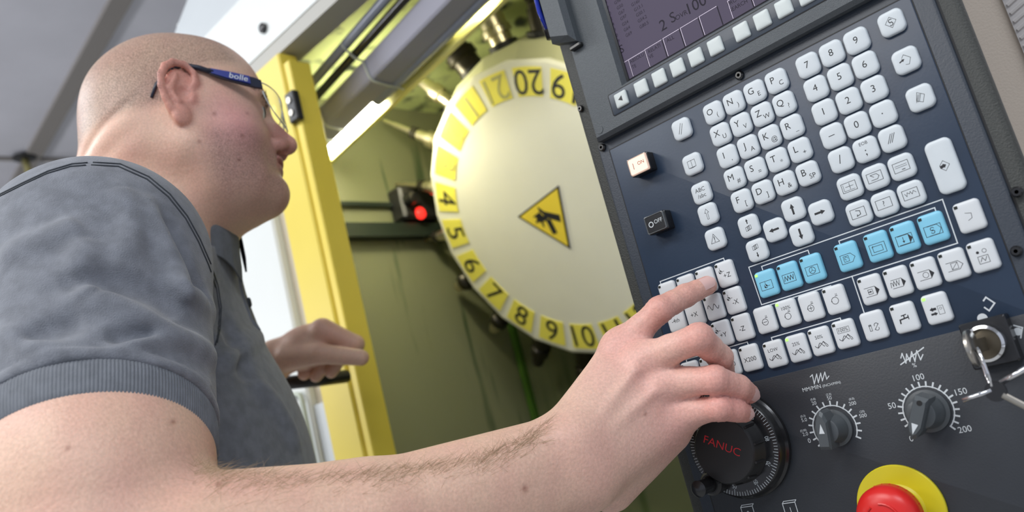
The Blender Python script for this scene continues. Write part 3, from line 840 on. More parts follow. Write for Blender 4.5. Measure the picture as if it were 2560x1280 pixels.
# door post
dp = mbox('door_post', -1.181, -1.1005, .792, .83, .95, 2.006, m_yel, bev=.003)
mbox('post_return', -1.100, -1.0825, .797, .84, .95, 1.984, m_yel, bev=.002)
hg = mbox('hinge', -1.101, -1.076, .786, .80, 1.873, 1.925, m_blackm, bev=.002)
for z in (1.888, 1.910): MB().cyl(np.array([-1.0885, .7865, z]) - mo, np.array([-1.0885, .7835, z]) - mo, .0052, n=14).build('hinge_screw', m_steel, hg)
# hood above the opening
mbox('hood_band', -1.49, -.10, .80, .845, 2.036, 2.158, m_mwhite)
mbox('hood_lip', -1.23, -.10, .802, .85, 2.010, 2.036, m_mlip)
MB().loft([[(x - mo[0], y - mo[1], z) for x, y, z in r] for r in
           ([(-1.49, .802, 2.160), (-.10, .802, 2.160), (-.10, .845, 2.160), (-1.49, .845, 2.160)], [(-1.49, .832, 2.26), (-.10, .832, 2.26), (-.10, .86, 2.26), (-1.49, .86, 2.26)],
            [(-1.44, .85, 2.32), (-.10, .85, 2.32), (-.10, .88, 2.32), (-1.44, .88, 2.32)])]).build('hood_cover', m_mgrey, mc)
p_ = WY(661, 71, .80) - mo
MB().lathe(p_, p_ - np.array([0, .008, 0]), [(0, .009), (.7, .009), (1, .006)], 18).build('hood_bolt', m_black, mc, smooth=40)
# lower front with an access panel under the window
mbox('front_apron', -1.229, -.36, .80, .84, .12, .95, m_mwhite, bev=.004)
fr = mbox('access_panel', -1.46, -1.246, .7935, .7995, 1.02, 1.440, m_mwhite, bev=.003)
mbox('lower_trim', -1.226, -1.185, .806, .8145, .95, 1.425, m_mgrey)
rim = [(-1.236, .792, 1.02), (-1.236, .792, 1.437), (-1.240, .792, 1.448), (-1.250, .792, 1.451), (-1.46, .792, 1.451)]
MB().tube([np.array(p) - mo for p in rim], .0042, 8).build('panel_rim', mat('pale_green_rim', (.50, .56, .47), .4), mc, smooth=True)
# right of the opening
m_sheet = mat('warm_beige_sheet', (.86, .74, .62), .38, metal=.1, bump=.25, bscale=500)
mbox('side_sheet', -.36, -.1145, .80, .84, .12, 2.036, m_sheet)
m_perf = mat('ribbed_bright_metal', (.80, .76, .74), .35, metal=.3)
mbox('ribbed_sheet', -.114, .60, .795, .83, .12, 2.30, m_perf)
mb = MB()
for i in range(60):
    z = 1.30 + .0075 * i
    mb.tube([np.array([-.112, .794, z]) - mo, np.array([-.090, .794, z + .008]) - mo], .0016, 5)
rb = mb.build('rib', m_perf, mc); rb['kind'] = 'stuff'
# interior
mbox('interior_wall', -1.38, -1.35, .84, 1.47, .95, 2.07, m_olive)
mbox('interior_wall', -1.35, -.10, 1.45, 1.48, .95, 2.07, m_oliveb)
mbox('interior_wall', -.14, -.10, .84, 1.45, .95, 2.07, m_oliveb)
mbox('interior_roof', -1.38, -.10, .85, 1.48, 2.07, 2.09, m_ceilg)
mbox('interior_floor', -1.38, -.10, .84, 1.48, .93, .95, m_oliveb)
mbox('corner_channel', -1.347, -1.333, 1.435, 1.449, .95, 1.62, m_green)
mbox('spindle_column', -.80, -.45, 1.33, 1.44, 1.35, 2.06, m_oliveb)
# machine shell
mbox('side_panel', -1.49, -1.47, .84, 2.3, .12, 2.28, m_mwhite)
mbox('side_panel', .58, .60, .84, 2.3, .12, 2.28, m_mwhite)
mbox('roof_panel', -1.46, .58, .90, 2.3, 2.27, 2.30, m_mwhite)
mbox('rear_panel', -1.47, .58, 2.28, 2.30, .12, 2.27, m_mgrey)
mbox('plinth', -1.42, .55, .86, 2.24, 0.0, .12, m_blackm)
# bars and sensor on the left inner wall
m_rub = mat('black_rubber_bar', (.02, .03, .022), .4)
mbox('wall_rail', -1.35, -1.337, .90, 1.19, 1.825, 1.834, m_rub)
mbox('wall_rail', -1.35, -1.32, .90, 1.285, 1.752, 1.782, m_rub)
sb = mbox('sensor_box', -1.35, -1.305, 1.17, 1.275, 1.787, 1.862, m_blackm, bev=.006)
pc_ = WX(1052, 532, -1.303) - mo
MB().lathe(pc_ + np.array([-.004, 0, 0]), pc_ + np.array([.007, 0, 0]), [(0, .0135), (.5, .013), (.85, .009), (1, .004)], 24).build('red_light', mat('lit_red_lens', (.8, .02, .02), .3, emit=(1, .03, .02), estr=1.6), sb, smooth=60)
pq = WX(1020, 500, -1.30) - mo
MB().cyl(pq, pq + np.array([.02, 0, 0]), .015, .012).build('sensor_nose', m_black, sb, smooth=40)

LAMP = 24.0
# ---- lamp along the top of the opening
A_ = np.array([-1.345, .997, 1.945]); B_ = np.array([-.50, .868, 1.945])
ax = (B_ - A_) / np.linalg.norm(B_ - A_); nn_ = np.array([-ax[1], ax[0], 0.0])
lp = thing('work_lamp', tuple(A_), 'long tubular work lamp under the machine roof, glowing at its left end', 'lamp')
def prof_bar(name, prof, t0, t1, mt, parent=lp, sm=40):
    r = [[ax * t + nn_ * a + np.array([0, 0, b]) for a, b in prof] for t in (t0, t1)]
    return MB().loft(r).build(name, mt, parent, smooth=sm)
def circ(cx, cz, r, n=20, a0=0, a1=360): return [(cx + r * math.cos(math.radians(a0 + (a1 - a0) * i / n)), cz + r * math.sin(math.radians(a0 + (a1 - a0) * i / n))) for i in range(n if a1 - a0 == 360 else n + 1)]
m_case = mat('grey_lamp_casing', (.33, .33, .39), .62, spec=.3)
m_blueg = mat('blue_grey_tube_cover', (.30, .33, .42), .25, spec=.6)
LT = float(np.linalg.norm(B_ - A_))
prof_bar('casing', [(-.043, .022), (-.037, -.010), (-.034, -.014), (-.002, -.021), (.004, -.018), (.004, .024)], 0, LT, m_case, sm=20)
prof_bar('diffuser', circ(.016, -.012, .0145), .001, .262, mat('lit_lamp_diffuser', (.9, .9, .8), .4, emit=(1.0, .95, .74), estr=LAMP))
prof_bar('tube_cover', circ(.013, -.012, .0135), .262, LT, m_blueg)
prof_bar('yellow_rim', [(.030, -.030), (.040, -.030), (.040, -.004), (.030, -.004)], 0, LT, mat('yellow_lamp_rim', (.78, .74, .25), .35))
prof_bar('black_conduit', circ(-.055, .034, .0075), 0, LT, m_black)
prof_bar('grey_conduit', circ(-.070, .050, .0085), 0, LT, m_blueg)
m_tie = mat('pale_cable_tie', (.55, .58, .50), .4)
for t in (.10, .15, .335):
    pts = [ax * t + nn_ * a + np.array([0, 0, b]) for a, b in [(-.080, .052), (-.072, .038), (-.058, .024), (-.045, .020), (-.0395, -.010), (-.034, -.0165), (-.004, -.0235), (.006, -.024), (.024, -.029)]]
    MB().tube(pts, .0022, 6).build('cable_tie', m_tie, lp, smooth=True)

for t_, L_, P_ in ((.15, .25, 4.6), (.62, .42, 2.0)):
    q_ = A_ + ax * t_ + nn_ * .034 + np.array([0, 0, -.014])
    area('work_lamp_light', tuple(q_), tuple(q_ + np.array([.03, .80, -.60])), L_, P_, (1.0, .94, .66), .02)

# ================================================================ TURRET
az, el = math.radians(3.742), math.radians(21.136)
tn = np.array([math.sin(az) * math.cos(el), math.cos(az) * math.cos(el), math.sin(el)])      # axis, pointing into the machine
e1 = np.cross(tn, [0, 0, 1.0]); e1 /= np.linalg.norm(e1); e2 = np.cross(e1, tn)
TD = 1.53
TC = Wd(1373.9, 538.3, TD); TR = .18304 * TD; TPH = 1.41734
tt = thing('tool_turret', tuple(TC), 'round cream tool turret disc with yellow numbered labels and hand-crush warning', 'turret')
def tuv(u, v, h=0.0): return e1 * u + e2 * v - tn * h
def tpx(px, py):
    r = ray(px, py); t = ((TC - CAM) @ tn) / (r @ tn); q = CAM + r * t - TC
    return q @ e1, q @ e2
m_cream = mat('cream_turret_paint', (.80, .79, .66), .32, var=.04, vscale=10, spec=.4)
m_body = mat('olive_turret_casting', (.50, .50, .32), .4, var=.08, vscale=6)
NS = 21; st = 2 * math.pi / NS
def ngon(r, h, off=.5): return [tuv(r * math.cos(TPH + (i + off) * st), r * math.sin(TPH + (i + off) * st), h) for i in range(NS)]
MB().loft([ngon(TR * .97, -.014), ngon(TR * 1.005, -.010), ngon(TR * 1.005, -.003), ngon(TR * .985, 0)]).build('turret_disc', m_cream, tt)
MB().loft([ngon(TR * .85, -.015), ngon(TR * .98, -.022), ngon(TR * 1.09, -.050), ngon(TR * 1.12, -.115), ngon(TR * .98, -.20)]).build('turret_body', m_body, tt)
m_lab = mat('yellow_label_film', (.86, .78, .12), .35, var=.03)
m_lab2 = mat('glare_paled_print', (.42, .40, .12), .5)  # paler numerals: lamp glare on these labels put into the print colour
for kx_ in range(1, NS + 1):
    a = TPH + kx_ * st; da = st * .385
    pts = []
    ro, ri = TR * .955, TR * .775
    for i in range(5): t = -da + 2 * da * i / 4; pts.append((ro * math.cos(a + t), ro * math.sin(a + t)))
    for i in range(5): t = da - 2 * da * i / 4; pts.append((ri * math.cos(a + t), ri * math.sin(a + t)))
    lb = MB().loft([[tuv(u, v, .0002) for u, v in pts], [tuv(u, v, .0012) for u, v in pts]]).build('number_label', m_lab, tt)
    vs, fs = text_geo(str(kx_), .062)
    up = np.array([-math.cos(a), -math.sin(a)]); rt = np.array([up[1], -up[0]])
    q = MB(); rc = TR * .868
    q.add([tuv(rc * math.cos(a) + (rt * x * 1.02 + up * y)[0], rc * math.sin(a) + (rt * x * 1.02 + up * y)[1], .0016) for x, y in vs], fs)
    q.build('numeral', m_ink if kx_ not in (21, 1, 2, 3) else m_lab2, lb)
# warning triangle
V = [np.array(tpx(*p)) for p in ((1397, 463), (1295, 541), (1427, 622))]
cen = sum(V) / 3
def tri_(s, h): return [tuv(*(cen + (v - cen) * s), h) for v in V]
wt = MB().loft([tri_(1, .0002), tri_(1, .0014)]).build('warning_sign', m_ink, tt)
MB().loft([tri_(.90, .0014), tri_(.90, .0022)]).build('sign_face', mat('orange_yellow_sign', (.86, .66, .06), .35), wt)
q = MB()
def tz(x, y): return tuv(*tpx(1060 + x / 1.4224, y / 1.4224), .0027)
for poly in ([(405, 732), (430, 750), (485, 762), (490, 788), (458, 778), (432, 770), (425, 760), (412, 750)],
             [(412, 752), (432, 772), (418, 775), (390, 770)], [(400, 770), (430, 766), (445, 776), (432, 784), (412, 790)],
             [(436, 782), (452, 776), (477, 826), (462, 832)], [(418, 782), (426, 784), (432, 806), (426, 804)], [(404, 778), (412, 780), (404, 794), (400, 790)]):
    q.add([tz(*p) for p in poly], [tuple(range(len(poly)))])
q.build('pictogram', m_ink, wt)

# tool holders around the turret, things of their own
m_tsteel = mat('warm_tool_steel', (.66, .60, .44), .34, metal=1.0)
m_tdark = mat('blackened_holder_steel', (.05, .045, .035), .3, metal=.7)
kinds = {2: 'long', 3: 'long', 4: 'long', 5: 'long', 6: 'dark', 7: 'dark', 8: 'dark', 9: 'dark', 10: 'dark', 1: 'stub', 21: 'chuck', 20: 'dark', 19: 'dark'}
tl = {21: 'black collared tool holder pointing up behind glare-paled label 21', 1: 'fat dark tool holder pointing up-left, next to the blank label', 2: 'slim steel tool nearest the fat holder, uppermost of the slim ones',
      3: 'slim steel tool beside label 3, halfway down from the lamp', 4: 'slim steel tool just above the red light', 5: 'slim steel tool just below the red light',
      6: 'short dark tool holder beside numeral six, first below the rail', 7: 'short dark tool holder pointing down-left off numeral seven', 8: 'dark tool holder below numeral eight next to the green strip', 9: 'black tool holder hanging below numeral nine, right of the green strip', 10: 'dark tool holder lowest on the turret under numeral ten',
      20: 'dark tool holder in the casting above upside-down numeral twenty', 19: 'dark tool holder half hidden by the panel above the nineteen'}
for i in sorted(kinds):
    kd = kinds[i]; a = TPH + (i + .2) * st
    rd = e1 * math.cos(a) + e2 * math.sin(a); base = TC + rd * TR * 1.115 + tn * .085
    d_ = rd
    th = thing('tool_holder', tuple(base), tl[i], 'tool', 'tool holders around the turret')
    MB().lathe(-d_ * .012, d_ * .0015, [(0, .028), (1, .028)], 24).build('pocket', m_dark, th)
    if kd == 'long':
        d_ = d_ * {2: 1.42, 3: 1.2, 4: 1.08, 5: 1.12}[i]
        MB().lathe(d_ * 0, d_ * .062, [(0, .013), (.35, .013), (.40, .0175), (.62, .0175), (.66, .0125), (1, .011)], 20).build('holder_body', m_tsteel, th, smooth=35)
        MB().lathe(d_ * .062, d_ * .078, [(0, .0085), (.2, .0135), (.8, .0135), (1, .007)], 16).build('collet_nut', m_tdark, th, smooth=35)
        MB().lathe(d_ * .078, d_ * .146, [(0, .0060), (.6, .0055), (.62, .004), (.9, .004), (1, .001)], 10).build('drill_bit', m_tsteel, th, smooth=35)
    elif kd == 'dark':
        MB().lathe(d_ * 0, d_ * .072, [(0, .020), (.55, .020), (.5, .017), (.7, .017), (.75, .021), (1, .020)], 20).build('holder_body', m_tdark, th, smooth=35)
        MB().lathe(d_ * .072, d_ * .100, [(0, .014), (.6, .014), (1, .011)], 16).build('collet_nut', m_tsteel if i in (6, 7) else m_tdark, th, smooth=35)
    elif kd == 'stub':
        MB().lathe(d_ * 0, d_ * .060, [(0, .026), (.4, .026), (.45, .031), (.7, .031), (.75, .026), (1, .024)], 24).build('holder_body', m_tdark, th, smooth=35)
        MB().lathe(d_ * .060, d_ * .105, [(0, .024), (.9, .022), (1, .014)], 18).build('collet_nut', m_tsteel, th, smooth=35)
    else:
        MB().lathe(d_ * 0, d_ * .055, [(0, .022), (.3, .022), (.33, .028), (.55, .028), (.6, .024), (1, .024)], 24).build('holder_body', m_tsteel, th, smooth=35)
        MB().lathe(d_ * .055, d_ * .080, [(0, .027), (.8, .027), (1, .018)], 18).build('collet_nut', m_tdark, th, smooth=35)
        MB().lathe(d_ * .080, d_ * .120, [(0, .005), (1, .003)], 10).build('drill_bit', m_tsteel, th, smooth=35)
VOX = .0021
# ================================================================ PERSON (implicit surfaces, meshed once)
def nrm(v): v = np.asarray(v, float); return v / np.linalg.norm(v)
def smin(a, b, k):
    h = np.clip(.5 + .5 * (b - a) / k, 0, 1)
    return b + (a - b) * h - k * h * (1 - h)
def smax(a, b, k): return -smin(-a, -b, k)
def cone(p, a, b, ra, rb):
    a = np.asarray(a, float); b = np.asarray(b, float); ab = b - a
    t = np.clip(((p - a) @ ab) / (ab @ ab + 1e-12), 0, 1)
    q = p - a - t[:, None] * ab
    return np.sqrt((q * q).sum(1)) - (ra + (rb - ra) * t)
def ell(p, c, r, R=None):
    q = p - np.asarray(c, float)
    if R is not None: q = q @ R
    r = np.asarray(r, float)
    k0 = np.sqrt(((q / r) ** 2).sum(1)) + 1e-9; k1 = np.sqrt(((q / (r * r)) ** 2).sum(1)) + 1e-9
    return k0 * (k0 - 1) / k1
def boxed(fn, lo, hi, pad=.03):
    lo = np.asarray(lo) - pad; hi = np.asarray(hi) + pad
    def g(p):
        d = np.maximum(np.maximum(lo - p, p - hi), 0); dd = np.sqrt((d * d).sum(1))
        out = dd + pad * .6
        m_ = dd < 1e-9
        if m_.any(): out[m_] = fn(p[m_])
        return out
    return g


def sdf_mesh(fn, lo, hi, h, B=8, iters=2):
    lo = np.asarray(lo, float); hi = np.asarray(hi, float)
    nb = np.ceil((hi - lo) / (h * B)).astype(int)
    g = np.stack(np.meshgrid(*[np.arange(n) for n in nb], indexing='ij'), -1).reshape(-1, 3)
    c = lo + (g + .5) * h * B
    d = np.concatenate([fn(c[i:i + 200000]) for i in range(0, len(c), 200000)])
    g = g[np.abs(d) < h * B * 1.15]
    ar = np.arange(B + 1)
    loc = np.stack(np.meshgrid(ar, ar, ar, indexing='ij'), -1).reshape(-1, 3)
    vals = np.empty((len(g), (B + 1) ** 3))
    for s in range(0, len(g), 300):
        P = (g[s:s + 300, None, :] * B + loc[None]).reshape(-1, 3)
        vals[s:s + 300] = fn(lo + P * h).reshape(-1, (B + 1) ** 3)
    V = vals.reshape(len(g), B + 1, B + 1, B + 1)
    S = V < 0
    N = nb * B + 2
    key = lambda I: (I[..., 0].astype(np.int64) * N[1] + I[..., 1]) * N[2] + I[..., 2]
    cnt = np.zeros((len(g), B, B, B), int)
    for dx in (0, 1):
        for dy in (0, 1):
            for dz in (0, 1): cnt += S[:, dx:B + dx, dy:B + dy, dz:B + dz]
    bi, x, y, z = np.nonzero((cnt > 0) & (cnt < 8))
    cell = g[bi] * B + np.stack([x, y, z], 1)
    acc = np.zeros((len(bi), 3)); w = np.zeros(len(bi))
    co = [(i, j, k) for i in (0, 1) for j in (0, 1) for k in (0, 1)]
    for a in co:
        for ax_ in range(3):
            if a[ax_] == 0:
                b = list(a); b[ax_] = 1
                va = V[bi, x + a[0], y + a[1], z + a[2]]; vb = V[bi, x + b[0], y + b[1], z + b[2]]
                m_ = (va < 0) != (vb < 0)
                t = np.where(m_, va / np.where(m_, va - vb, 1), 0)
                p = np.array(a, float)[None] + np.eye(3)[ax_][None] * t[:, None]
                acc += p * m_[:, None]; w += m_
    pos = lo + (cell + acc / w[:, None]) * h
    ck = key(cell); order = np.argsort(ck); cks = ck[order]
    faces = []
    for ax_ in range(3):
        b_, c_ = [(1, 2), (2, 0), (0, 1)][ax_]
        sl = [slice(0, B)] * 3; sl2 = list(sl); sl2[ax_] = slice(1, B + 1)
        A = S[(slice(None), *sl)]; Bq = S[(slice(None), *sl2)]
        bi2, x2, y2, z2 = np.nonzero(A != Bq)
        I = g[bi2] * B + np.stack([x2, y2, z2], 1); inside = A[bi2, x2, y2, z2]
        eb = np.eye(3, dtype=int)[b_]; ec = np.eye(3, dtype=int)[c_]
        quad = []; ok = np.ones(len(I), bool)
        for o_ in (0 * eb, -eb, -eb - ec, -ec):
            kk = key(I + o_); j = np.searchsorted(cks, kk); j = np.clip(j, 0, len(cks) - 1)
            ok &= cks[j] == kk; quad.append(order[j])
        q = np.stack(quad, 1); q[~inside] = q[~inside][:, ::-1]
        faces.append(q[ok])
    F_ = np.concatenate(faces)
    e = h * .25
    for _ in range(iters):
        d0 = fn(pos); G = np.stack([(fn(pos + np.eye(3)[i] * e) - fn(pos - np.eye(3)[i] * e)) / (2 * e) for i in range(3)], 1)
        g2 = (G * G).sum(1); step = np.clip(d0 / np.maximum(g2, .25), -h, h); pos = pos - G * step[:, None]
    return pos, F_


def np_mesh(name, pos, faces, mt, parent, colors=None, smooth=True):
    me = bpy.data.meshes.new(name)
    me.vertices.add(len(pos)); me.vertices.foreach_set('co', pos.astype(np.float32).ravel())
    n = len(faces); me.loops.add(n * 4); me.loops.foreach_set('vertex_index', faces.astype(np.int32).ravel())
    me.polygons.add(n); me.polygons.foreach_set('loop_start', np.arange(0, n * 4, 4, dtype=np.int32)); me.polygons.foreach_set('loop_total', np.full(n, 4, np.int32))
    me.update(calc_edges=True); me.validate()
    if colors is not None:
        at = me.color_attributes.new('tone', 'FLOAT_COLOR', 'POINT')
        at.data.foreach_set('color', colors.astype(np.float32).ravel())
    me.materials.append(mt)
    if smooth: me.polygons.foreach_set('use_smooth', [True] * len(me.polygons))
    o = bpy.data.objects.new(name, me); COL.objects.link(o); o.parent = parent
    return o


# ---------------------------------------------------------------- frames
HY, HP_, HR = math.radians(26), math.radians(1), math.radians(-9)
hf = np.array([math.sin(HY) * math.cos(HP_), math.cos(HY) * math.cos(HP_), -math.sin(HP_)])
hl = np.array([-math.cos(HY), math.sin(HY), 0.0])
hu = np.cross(hf, hl)
_c, _s = math.cos(HR), math.sin(HR)
hl, hu = hl * _c + hu * _s, hu * _c - hl * _s
HM = np.stack([hf, hl, hu], 1)                   # local -> world columns (x forward, y left, z up)
HS = .97
EAR = Wd(447, 240, .855)
HC = EAR + hl * .078 * HS
def H(x, y, z): return HC + HM @ (np.array([x, y, z], float) / 100 * HS)
def toH(p): return ((p - HC) @ HM) * (100 / HS)


def ear_sdf(m):
    """right ear in head centimetres, y outwards negative"""
    an = math.radians(EARA); u = m[:, 0] - .25; w_ = m[:, 2] - .3
    eu = u * math.cos(an) - w_ * math.sin(an); ew = u * math.sin(an) + w_ * math.cos(an)
    lat = -m[:, 1]
    tilt = lat - 7.55 - np.clip(-(eu - .8) * .50, -1, 1.6)
    E = np.stack([eu, tilt, ew], 1)
    base = ell(E, (-.2, -.15, .2), (1.55, .42, 2.7))
    helix = None
    hp = [(.95, .0, .6), (1.3, .25, 1.7), (1.0, .38, 2.7), (.1, .45, 3.25), (-.95, .5, 3.0), (-1.65, .52, 2.1), (-1.9, .48, .9), (-1.75, .4, -.4), (-1.25, .3, -1.5), (-.6, .2, -2.3)]
    for a, b in zip(hp[:-1], hp[1:]):
        c_ = cone(E, a, b, .36, .36); helix = c_ if helix is None else smin(helix, c_, .12)
    base = smin(base, helix, .22)
    base = smin(base, cone(E, (-.55, .3, 1.7), (-.95, .32, -.2), .28, .34), .25)
    base = smin(base, cone(E, (-.95, .32, -.2), (-.1, .38, -1.35), .34, .34), .25)
    base = smin(base, ell(E, (.30, .18, -2.65), (.78, .46, 1.05)), .3)
    base = smin(base, ell(E, (1.2, .15, -.25), (.42, .42, .65)), .25)
    base = smax(base, -ell(E, (.25, .62, -.15), (.80, .85, .95)), .15)
    base = smax(base, -ell(E, (.15, .66, 2.0), (.75, .62, .85)), .15)
    return base


EARA = 13
def head_sdf(p):
    q = toH(p); d = None
    m = q.copy(); m[:, 1] = -np.abs(q[:, 1])      # mirrored: right half
    cr = ell(q, (-.5, 0, 4.1), (9.2, 7.5, 8.3))
    cr = smin(cr, ell(q, (-3.9, 0, 2.4), (5.8, 6.9, 6.4)), 2.0)
    cr = smin(cr, ell(q, (-4.6, 0, -3.4), (5.0, 6.2, 5.0)), 2.5)
    cr = smin(cr, ell(q, (3.6, 0, 3.6), (5.6, 6.3, 6.6)), 2.5)
    fc = ell(q, (3.6, 0, -2.4), (5.6, 5.8, 7.6))
    fc = smin(fc, ell(m, (4.2, -3.3, -3.2), (3.8, 3.5, 4.6)), 2.0)      # full cheeks
    fc = smin(fc, cone(m, (.2, -5.0, -4.6), (5.6, -2.4, -8.0), 2.4, 2.2), 2.2)   # jaw
    fc = smin(fc, cone(m, (5.6, -3.2, -.6), (1.2, -6.2, -.2), 1.3, 1.0), 2.0)    # cheekbone
    fc = smin(fc, ell(q, (7.6, 0, -8.5), (2.5, 2.9, 2.3)), 1.1)          # chin
    fc = smin(fc, ell(q, (3.6, 0, -8.4), (5.0, 4.8, 2.8)), 2.0)          # under the chin
    d = smin(cr, fc, 2.4)
    d = smin(d, ell(q, (8.2, 0, 2.4), (1.3, 4.4, 1.2)), 1.4)             # brow
    d = smax(d, -ell(m, (9.7, -3.2, .3), (1.5, 2.0, 1.3)), 1.2)          # eye socket
    d = smin(d, ell(m, (7.5, -3.1, .3), (1.35, 1.45, 1.35)), .35)        # lids over the eyeball
    d = smax(d, -ell(m, (8.95, -3.2, .25), (.5, 1.05, .18)), .15)        # lid slit
    n = cone(q, (8.7, 0, 1.8), (10.9, 0, -2.2), .75, 1.05)
    n = smin(n, ell(q, (10.9, 0, -2.5), (1.15, 1.1, .95)), .5)
    n = smin(n, ell(m, (10.0, -1.25, -2.9), (.95, .75, .80)), .5)
    n = smax(n, -ell(m, (10.35, -.72, -3.75), (.62, .36, .62)), .25)
    d = smin(d, n, .8)
    d = smin(d, ell(q, (8.0, 0, -5.2), (1.5, 3.2, 2.0)), 1.0)            # muzzle
    d = smin(d, ell(q, (9.35, 0, -4.95), (.75, 2.1, .50)), .35)
    d = smin(d, ell(q, (9.15, 0, -5.95), (.75, 1.9, .52)), .35)
    d = smax(d, -ell(q, (9.9, 0, -5.42), (.9, 2.3, .10)), .18)
    d = smin(d, ell(m, (-.4, -6.6, .2), (1.1, .9, 2.0)), .6)
    d = smin(d, ear_sdf(m), .30)
    # nape folds
    s1 = (q[:, 2] - (.62 * (q[:, 0] + 9) - 2.6)) * .85; s2 = (q[:, 2] - (.45 * (q[:, 0] + 9) - 5.2)) * .9
    msk = np.clip((-q[:, 0] - 2.6) / 4, 0, 1)
    d = d + msk * (.40 * np.exp(-(s1 / .5) ** 2) - .15 * np.exp(-((s1 + 1.4) / 1.0) ** 2) + .18 * np.exp(-(s2 / .8) ** 2) - .15 * np.exp(-((s2 + 1.4) / 1.0) ** 2))
    return d / 100


NB = Wd(372, 640, .925)
SH = Wd(240, 668, .675)
HEM = Wd(232, 1175, .545)
EL = Wd(225, 1475, .487)
def neck_sdf(p):
    a = H(-3.0, 0, -1.5)
    d = cone(p, a, NB, .066, .083)
    d = smin(d, cone(p, H(1.2, 0, -6.2), NB + np.array([.0, .0, .02]), .050, .072), .03)
    return d
body_f = nrm((.61, .79, 0)); body_r = nrm((.79, -.61, 0)); BC = Wd(345, 760, .94)
LS = BC - body_r * .17 + np.array([0, 0, .10])
def hw(px, py, h): return WY(px, py, O7[1] - h)


FING = {'index': [(1552, 868, .064, .0118), (1650, 774, .050, .0098), (1714, 739, .028, .0086), (1768, 714, .0105, .0074)],
        'middle': [(1606, 902, .069, .0122), (1748, 845, .066, .0104), (1800, 893, .041, .0090), (1812, 938, .022, .0078)],
        'ring': [(1660, 957, .065, .0116), (1788, 950, .060, .0100), (1846, 968, .043, .0086), (1872, 984, .030, .0074)],
        'pinky': [(1702, 1032, .058, .0108), (1800, 1020, .058, .0088), (1840, 1026, .047, .0076), (1861, 1033, .038, .0066)]}
FP = {k: [(hw(a, b, c), r) for a, b, c, r in v] for k, v in FING.items()}
WR = Wd(1440, 1150, .592)
def palm_sdf(p):
    up_ = nrm(Wd(1395, 1040, .60) - Wd(1490, 1270, .60)); toc = nrm(CAM - WR)
    d = cone(p, WR + up_ * .013, FP['index'][0][0] - toc * .006, .0225, .0125)
    for nme, o_ in (('middle', .006), ('ring', -.004), ('pinky', -.013)):
        d = smin(d, cone(p, WR + up_ * o_, FP[nme][0][0] - toc * .006, .023, .0125), .012)
    c1 = hw(1590, 1000, .050); c2 = hw(1545, 1090, .066)
    d = smin(d, cone(p, c1, c2, .024, .026), .012)
    d = smin(d, cone(p, hw(1672, 1085, .052), hw(1525, 1215, .088), .014, .019), .020)
    d = smin(d, cone(p, hw(1535, 915, .066), hw(1462, 1030, .082), .011, .017), .012)
    # knuckles, tendon of the middle finger
    for nme, r in (('index', .0128), ('middle', .0136), ('ring', .0126), ('pinky', .0118)):
        d = smin(d, ell(p, FP[nme][0][0], (r, r, r)), .008)
    ta = FP['middle'][0][0] + toc * .0095; tb = WR + toc * .020 + up_ * .006
    d = smin(d, cone(p, ta, tb, .0022, .0022), .006)
    ta = FP['ring'][0][0] + toc * .0085; tb = WR + toc * .019
    d = smin(d, cone(p, ta, tb, .0018, .0018), .006)
    return d
def hand_sdf(p):
    P_ = palm_sdf(p); out = P_
    for nme, js in FP.items():
        f = None
        for (a, ra), (b, rb) in zip(js[:-1], js[1:]):
            mid = (a + b) / 2; c_ = smin(cone(p, a, mid, ra, (ra + rb) / 2 * .93), cone(p, mid, b, (ra + rb) / 2 * .93, rb), .003)
            f = c_ if f is None else smin(f, c_, .003)
        # knuckle creases over the middle joint
        j1 = js[1][0]; dr = nrm(js[2][0] - js[0][0]); s = (p - j1) @ dr; rr = np.sqrt(((p - j1) ** 2).sum(1))
        f = f + .00042 * np.exp(-(rr / .012) ** 2) * np.cos(s * 2 * math.pi / .0034)
        s = (p - js[2][0]) @ nrm(js[3][0] - js[1][0]); rr = np.sqrt(((p - js[2][0]) ** 2).sum(1))
        f = f + .00025 * np.exp(-(rr / .008) ** 2) * np.cos(s * 2 * math.pi / .0030)
        out = np.minimum(out, smin(P_, f, .010))
    th = [(hw(1500, 985, .060), .017), (hw(1560, 985, .036), .0125), (hw(1618, 985, .026), .0105), (hw(1660, 985, .022), .009)]
    f = None
    for (a, ra), (b, rb) in zip(th[:-1], th[1:]):
        c_ = cone(p, a, b, ra, rb); f = c_ if f is None else smin(f, c_, .004)
    return np.minimum(out, smin(P_, f, .010))
def rarm_sdf(p):
    up_ = nrm(Wd(1395, 1040, .60) - Wd(1490, 1270, .60))
    FM = Wd(900, 1347, .542)
    d = cone(p, SH, HEM, .070, .066)
    d = smin(d, cone(p, HEM, EL, .066, .050), .03)
    d = smin(d, ell(p, Wd(250, 1270, .520), (.060, .058, .065)), .03)
    fa = cone(p, EL, FM, .056, .0445)
    fa = smin(fa, cone(p, EL + (FM - EL) * .35, FM, .052, .043), .02)
    wr = smin(cone(p, FM + up_ * .004, WR + up_ * .011, .0415, .0225), cone(p, FM - up_ * .006, WR - up_ * .012, .041, .0235), .012)
    fa = smin(fa, wr, .012)
    return smin(d, fa, .014)
LW = Wd(690, 898, 1.215)
